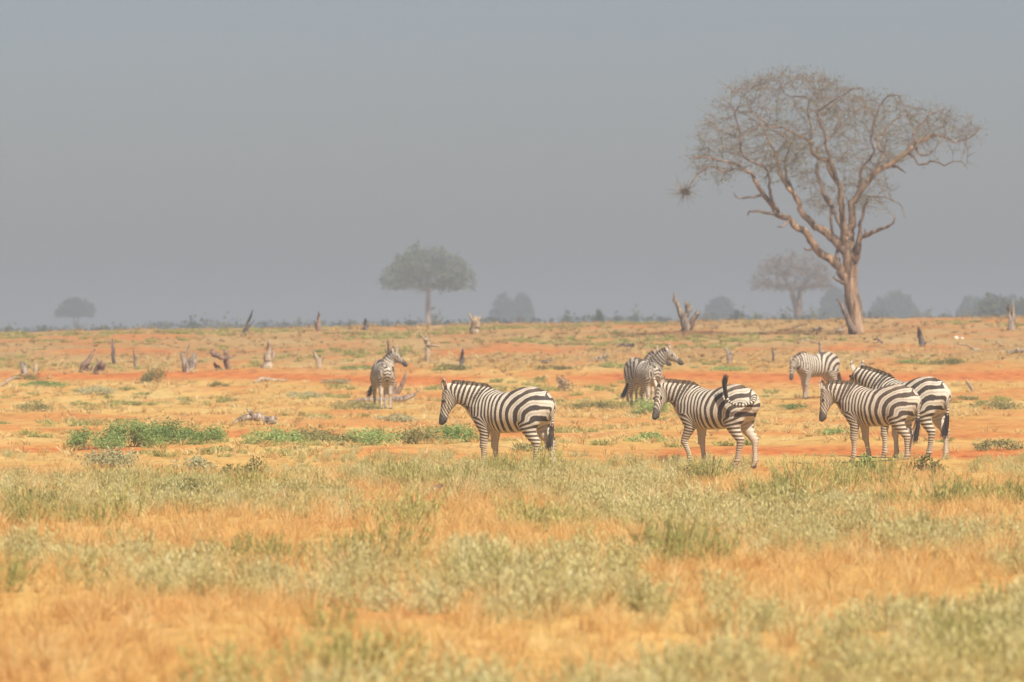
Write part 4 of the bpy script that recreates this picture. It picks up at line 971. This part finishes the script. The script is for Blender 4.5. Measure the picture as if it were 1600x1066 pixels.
shrub('rounded olive bush on the skyline near a dome shaped hazy tree', 1180, 506, 36, 20, 'olive_leaf', 301, d=760, leaf=0.21, group=GH, name='skyline_bush', cat='bush')
shrub('wide olive green bush behind the twin pronged stump', 1574, 505, 96, 48, 'olive_leaf', 302, d=988, leaf=0.30, group=GH, name='skyline_bush', cat='bush', n=4500)
shrub('small olive bush before the hazy tree near wide olive bush', 1502, 503, 36, 22, 'olive_leaf', 303, d=836, leaf=0.23, group=GH, name='skyline_bush', cat='bush')
shrub('rounded dark bush on the skyline close to the umbrella tree trunk', 612, 520, 32, 22, 'far_leaf', 304, d=912, leaf=0.23, group=GH, name='skyline_bush', cat='bush')
for i, (px, yb, w, h, d) in enumerate([(8, 528, 34, 16, 520), (48, 528, 30, 12, 640), (72, 526, 26, 12, 560), (150, 524, 26, 22, 560), (184, 524, 24, 10, 480), (228, 524, 40, 14, 760), (262, 524, 24, 12, 820), (296, 522, 30, 20, 640), (324, 522, 24, 18, 760), (358, 522, 48, 22, 680), (413, 522, 16, 18, 620), (440, 520, 26, 12, 820), (474, 520, 34, 18, 700), (535, 518, 34, 16, 820),
                                       (646, 518, 22, 20, 560), (680, 516, 26, 24, 540), (700, 516, 18, 16, 620), (756, 516, 22, 14, 760), (772, 514, 20, 18, 620), (835, 512, 18, 14, 820), (888, 512, 16, 24, 640), (908, 512, 16, 14, 720), (935, 511, 14, 22, 520), (962, 511, 16, 16, 700), (993, 511, 14, 16, 760), (1022, 510, 30, 8, 760), (1046, 510, 26, 12, 700), (1100, 508, 26, 14, 620), (1150, 508, 22, 18, 620), (1236, 505, 34, 20, 560), (1272, 504, 40, 16, 640), (1352, 502, 26, 12, 760), (1372, 502, 30, 16, 820), (1440, 502, 34, 12, 860), (1474, 501, 26, 12, 620), (1544, 500, 30, 16, 600)]):
    shrub('small hazy grey green bush along the skyline' if i % 3 else 'small hazy olive toned bush along the skyline', px, yb, w*1.2, h+8, 'far_leaf' if i % 3 else 'olive_leaf', 320+i, d=d*1.35, leaf=d*1.35*.00030, group=GH, name='skyline_bush', cat='bush')
def far_scrub():
    # the continuous low thicket beyond the crest, too far to tell the bushes apart
    rs = np.random.RandomState(8); n = 15000; d = 900+700*rs.rand(n); x = (rs.rand(n)*2-1)*d*.085
    m = fbm(np.stack([x*.06, d*.004, 0*x], -1), 91, 3); top = (H-(516-HORIZON - .0155*800*(x/d)*0)/F*d)
    crest = 521-25*(x/d*F+800)/1600
    ytop = crest-(1.5+13*sstep(.42, .72, m)*(.4+.6*vnoise(np.stack([x*.22, d*.01, 0*x], -1), 92)))
    zt = H-(ytop-HORIZON)/F*d; zg = hz(x, d); z = zg+(zt-zg)*rs.rand(n)**.6
    mb = MB(); leaves(mb, np.stack([x, d, z], 1), .42, rs, 1.5)
    tag(mb.build('far_scrub', M['far_leaf'], None, False), 'low hazy grey green thicket beyond the crest', None, None, 'stuff')
far_scrub()

# ------------------------------------------------------------------ grass
def proto(name, mb, mat):
    o = mb.build(name, mat, None, False); col.objects.unlink(o); return o
def blades(rs, n, h, spread, w, droop, segs=3):
    mb = MB()
    for i in range(n):
        a = rs.rand()*2*np.pi; r = spread*rs.rand()**.7; b = np.array([math.cos(a)*r*.55, math.sin(a)*r*.55, -.02])
        hh = h*(.45+.75*rs.rand()); out = np.array([math.cos(a+rs.normal()*.6), math.sin(a+rs.normal()*.6), 0])*spread*(.3+rs.rand())
        t = np.linspace(0, 1, segs+1)[:, None]; P = b+np.array([0, 0, 1.])*hh*(t-droop*.45*t**2.2*rs.rand())+out*t**1.7
        wv = norm(np.array([rs.normal(), rs.normal(), 0]))*w*(.6+.8*rs.rand())*.5; ww = np.array([1, .95, .7, .12, .05])[:segs+1, None]
        V = np.stack([P-wv*ww, P+wv*ww], 1).reshape(-1, 3)
        mb.add(V, [(2*k, 2*k+1, 2*k+3, 2*k+2) for k in range(segs)], None, np.clip(rs.rand()*.8+.2*np.repeat(t[:, 0], 2), 0, 1))
    return mb
def seedy(rs, n, h, spread, w):
    """dry grass stems with feathery heads"""
    mb = blades(rs, n, h, spread, w, .5)
    return mb
def herb(rs, n, h, spread, leaf):
    """pale sage-green herb: upright stems clothed with small leaves"""
    mb = MB()
    for i in range(n):
        a = rs.rand()*2*np.pi; r = spread*rs.rand()**.6; b = np.array([math.cos(a)*r*.6, math.sin(a)*r*.6, -.02]); hh = h*(.5+.6*rs.rand())
        tip = b+np.array([math.cos(a)*r*.6+rs.normal()*.03, math.sin(a)*r*.6+rs.normal()*.03, hh])
        frusta(mb, [b], [tip], [.004], [.002], 3, .2)
        m = 13; t = .15+.85*rs.rand(m)[:, None]; leaves(mb, b*(1-t)+tip*t+rs.normal(size=(m, 3))*.016, leaf, rs, 4.5, np.clip(.25+.6*rs.rand()+.15*rs.rand(m), 0, 1), rise=1.3)
    return mb
def gn_scatter(name, label, pts, protos, scale, seed, kind='stuff'):
    rs = np.random.RandomState(seed); n = len(pts)
    me = bpy.data.meshes.new(name); me.vertices.add(n); me.vertices.foreach_set('co', np.asarray(pts, np.float32).ravel())
    def put(k, ty, v, f): 
        a = me.attributes.new(k, ty, 'POINT'); a.data.foreach_set(f, np.asarray(v).ravel())
    put('scl', 'FLOAT_VECTOR', np.asarray(scale, np.float32), 'vector')
    put('rot', 'FLOAT_VECTOR', np.stack([rs.normal(size=n)*.08, rs.normal(size=n)*.08, rs.rand(n)*6.283], 1).astype(np.float32), 'vector')
    put('pick', 'INT', rs.randint(len(protos), size=n).astype(np.int32), 'value')
    o = bpy.data.objects.new(name, me); col.objects.link(o); tag(o, label, None, None, kind)
    ng = bpy.data.node_groups.new(name+'_scatter', 'GeometryNodeTree'); N, L = ng.nodes, ng.links
    ng.interface.new_socket('Geometry', in_out='INPUT', socket_type='NodeSocketGeometry'); ng.interface.new_socket('Geometry', in_out='OUTPUT', socket_type='NodeSocketGeometry')
    gi = N.new('NodeGroupInput'); go = N.new('NodeGroupOutput'); ip = N.new('GeometryNodeInstanceOnPoints'); jn = N.new('GeometryNodeJoinGeometry')
    m2p = N.new('GeometryNodeMeshToPoints')
    for p in reversed(protos):
        oi = N.new('GeometryNodeObjectInfo'); oi.inputs['Object'].default_value = p; oi.inputs['As Instance'].default_value = True; L.new(oi.outputs['Geometry'], jn.inputs[0])
    def attr(k, ty):
        a = N.new('GeometryNodeInputNamedAttribute'); a.data_type = ty; a.inputs['Name'].default_value = k; return a.outputs['Attribute']
    L.new(gi.outputs[0], m2p.inputs[0]); L.new(m2p.outputs[0], ip.inputs['Points']); L.new(jn.outputs[0], ip.inputs['Instance']); ip.inputs['Pick Instance'].default_value = True
    L.new(attr('pick', 'INT'), ip.inputs['Instance Index']); L.new(attr('scl', 'FLOAT_VECTOR'), ip.inputs['Scale'])
    e2r = N.new('FunctionNodeEulerToRotation'); L.new(attr('rot', 'FLOAT_VECTOR'), e2r.inputs[0]); L.new(e2r.outputs[0], ip.inputs['Rotation'])
    L.new(ip.outputs[0], go.inputs[0])
    md = o.modifiers.new('scatter', 'NODES'); md.node_group = ng
    return o
M['gold_grass'] = mat_leaf('golden_dry_grass', (.57, .30, .095), (.68, .425, .15), (.76, .55, .25), .4)
M['straw_grass'] = mat_leaf('straw_grass', (.54, .36, .13), (.68, .50, .21), (.74, .61, .33), .4)
M['brown_grass'] = mat_leaf('brown_stubble', (.32, .20, .09), (.44, .29, .13), (.54, .38, .19), .35)
M['sage_herb'] = mat_leaf('sage_herb', (.46, .38, .14), (.62, .54, .23), (.73, .67, .37), .45)
M['green_herb'] = mat_leaf('green_herb', (.30, .29, .085), (.46, .42, .14), (.62, .55, .22), .45)
rsg = np.random.RandomState(77)
def wedge(n, d0, d1, rs, margin=2.5):
    d = np.sqrt(d0*d0+(d1*d1-d0*d0)*rs.rand(n)); x = (rs.rand(n)*2-1)*(d*.0667*1.1+margin)
    return x, d
PG = [proto('gold_tuft', blades(rsg, 40, .30, .20, .006, .9), M['gold_grass']) for k in range(4)]
PS = [proto('straw_tuft', blades(rsg, 40, .28, .18, .006, .8), M['straw_grass']) for k in range(4)]
PH = [proto('sage_clump', herb(rsg, 26, .30, .20, .011), M['sage_herb']) for k in range(4)]
PL = [proto('plain_tuft', blades(rsg, 26, .15, .13, .013, .8, 2), M['straw_grass' if k % 2 else 'gold_grass']) for k in range(4)]
PB = [proto('stubble_tuft', blades(rsg, 24, .15, .13, .014, .8, 2), M['brown_grass']) for k in range(3)]
PC = [proto('plain_cover', herb(rsg, 22, .12, .22, .018), M['green_herb']) for k in range(3)]
PN = [proto('green_clump', herb(rsg, 34, .22, .26, .009), M['green_herb']) for k in range(3)]
def scl(rs, n, s, sh=1.0):
    k = s*(.6+.8*rs.rand(n)); return np.stack([k, k, k*sh*(.8+.4*rs.rand(n))], 1)
def patch(x, y, seed, sx=.33, sy=.075, o=3):
    return fbm(np.stack([x*sx, y*sy, 0*x+seed], -1), seed, o)
def scatter_all():
    rs = np.random.RandomState(9)
    def P3(x, y): return np.stack([x, y, hz(x, y)], 1)
    def fade(y): return np.interp(y, [90, 106, 116, 131, 143], [1, .85, .66, .55, .42])[:, None]
    def rag(x, y): return sstep(134, 112, y+34*(patch(x, y, 83, .45, .10)-.5))
    # foreground golden grass
    x, y = wedge(14000, 38, 136, rs); p = patch(x, y, 5); k = rs.rand(len(x)) < (.22+.7*sstep(.58, .46, p))*rag(x, y); x, y = x[k], y[k]
    gn_scatter('dry_grass', 'golden orange dry grass covering the foreground', P3(x, y), PG, scl(rs, len(x), .72)*fade(y), 1)
    # pale sage herbs in drifts
    x, y = wedge(10500, 38, 134, rs); p = patch(x, y, 5)+.05*sstep(64, 78, y)*sstep(112, 100, y); k = rs.rand(len(x)) < sstep(.49, .60, p)*.6*rag(x, y); x, y, p = x[k], y[k], p[k]
    gn_scatter('sage_herbs', 'pale sage green herbs in drifts across the foreground', P3(x, y), PH, scl(rs, len(x), .82)*fade(y), 2)
    # greener hearts of the drifts
    x, y = wedge(3000, 38, 118, rs); p = patch(x, y, 65, .6, .25); k = rs.rand(len(x)) < sstep(.62, .72, p)*.5; x, y = x[k], y[k]
    gn_scatter('green_herbs', 'greener herb clumps dotted through the foreground', P3(x, y), PN, scl(rs, len(x), 1.15, 1.2), 6)
    # straw stems among the herbs
    x, y = wedge(7000, 38, 112, rs); p = patch(x, y, 5); k = rs.rand(len(x)) < .08+.5*sstep(.46, .58, p); x, y = x[k], y[k]
    gn_scatter('straw_stems', 'straw yellow stems among the foreground herbs', P3(x, y), PS, scl(rs, len(x), .85), 7)
    # pale straw fringe where the zebras stand
    x, y = wedge(6000, 98, 143, rs); p = patch(x, y, 15); k = rs.rand(len(x)) < (.2+.6*sstep(.4, .6, p))*sstep(144, 114, y+34*(patch(x, y, 83, .45, .10)-.5)); x, y = x[k], y[k]
    gn_scatter('straw_grass', 'pale straw grass fringe hiding the zebra hooves', P3(x, y), PS, scl(rs, len(x), .62)*fade(y), 3)
    # short sparse grass on the plain
    x, y = wedge(26000, 131, 262, rs, 4); b = bare_mask(x, y); p = patch(x, y, 25, .25, .09); k = rs.rand(len(x)) < (.15+.5*sstep(.38, .58, p))*(1-b)**3*.6; x, y = x[k], y[k]
    w = np.repeat(np.array(WOOD), 9, 0); w[:, :2] += rs.normal(size=(len(w), 2))*np.array([.35, .5]); x = np.concatenate([x, w[:, 0]]); y = np.concatenate([y, w[:, 1]])
    gn_scatter('short_grass', 'short dry tufts dotted over the plain', P3(x, y), PL, scl(rs, len(x), .95, .85), 4)
    x, y = wedge(16000, 236, 348, rs, 4); b = bare_mask(x, y); p = patch(x, y, 25, .25, .09); k = rs.rand(len(x)) < (.2+.5*sstep(.40, .60, p))*(1-b)**3*.6*sstep(236, 255, y); x, y = x[k], y[k]
    gn_scatter('brown_stubble', 'brown stubble grass on the far slope', P3(x, y), PB, scl(rs, len(x), 1.0, .8), 8)
    x, y = wedge(14000, 131, 330, rs, 4); b = bare_mask(x, y); p = patch(x, y, 35, .22, .08); k = rs.rand(len(x)) < sstep(.50, .66, p)*(1-b)**3*.5; x, y = x[k], y[k]
    gn_scatter('green_ground_cover', 'thin green ground cover in patches on the plain', P3(x, y), PC, scl(rs, len(x), .9, .8), 5)
scatter_all()

# ------------------------------------------------------------------ haze
def build_haze():
    x0, x1, y0, y1, z0, z1 = -5200, 5200, -3200, 8200, -3.5, 17.0
    V = [(x0, y0, z0), (x1, y0, z0), (x1, y1, z0), (x0, y1, z0), (x0, y0, z1), (x1, y0, z1), (x1, y1, z1), (x0, y1, z1)]
    Q = [(0, 3, 2, 1), (4, 5, 6, 7), (0, 1, 5, 4), (1, 2, 6, 5), (2, 3, 7, 6), (3, 0, 4, 7)]
    m = bpy.data.materials.new('dusty_haze'); m.use_nodes = True; N = m.node_tree.nodes; N.clear()
    v = N.new('ShaderNodeVolumePrincipled'); v.inputs['Density'].default_value = .0008; v.inputs['Color'].default_value = (.60, .80, .985, 1)
    v.inputs['Anisotropy'].default_value = .5
    v.inputs['Density Attribute'].default_value = ''
    o = N.new('ShaderNodeOutputMaterial'); m.node_tree.links.new(v.outputs[0], o.inputs['Volume'])
    tag(mk('haze', V, Q, None, m, None, False), 'pale dusty haze veiling the far trees', None, None, 'stuff')
build_haze()
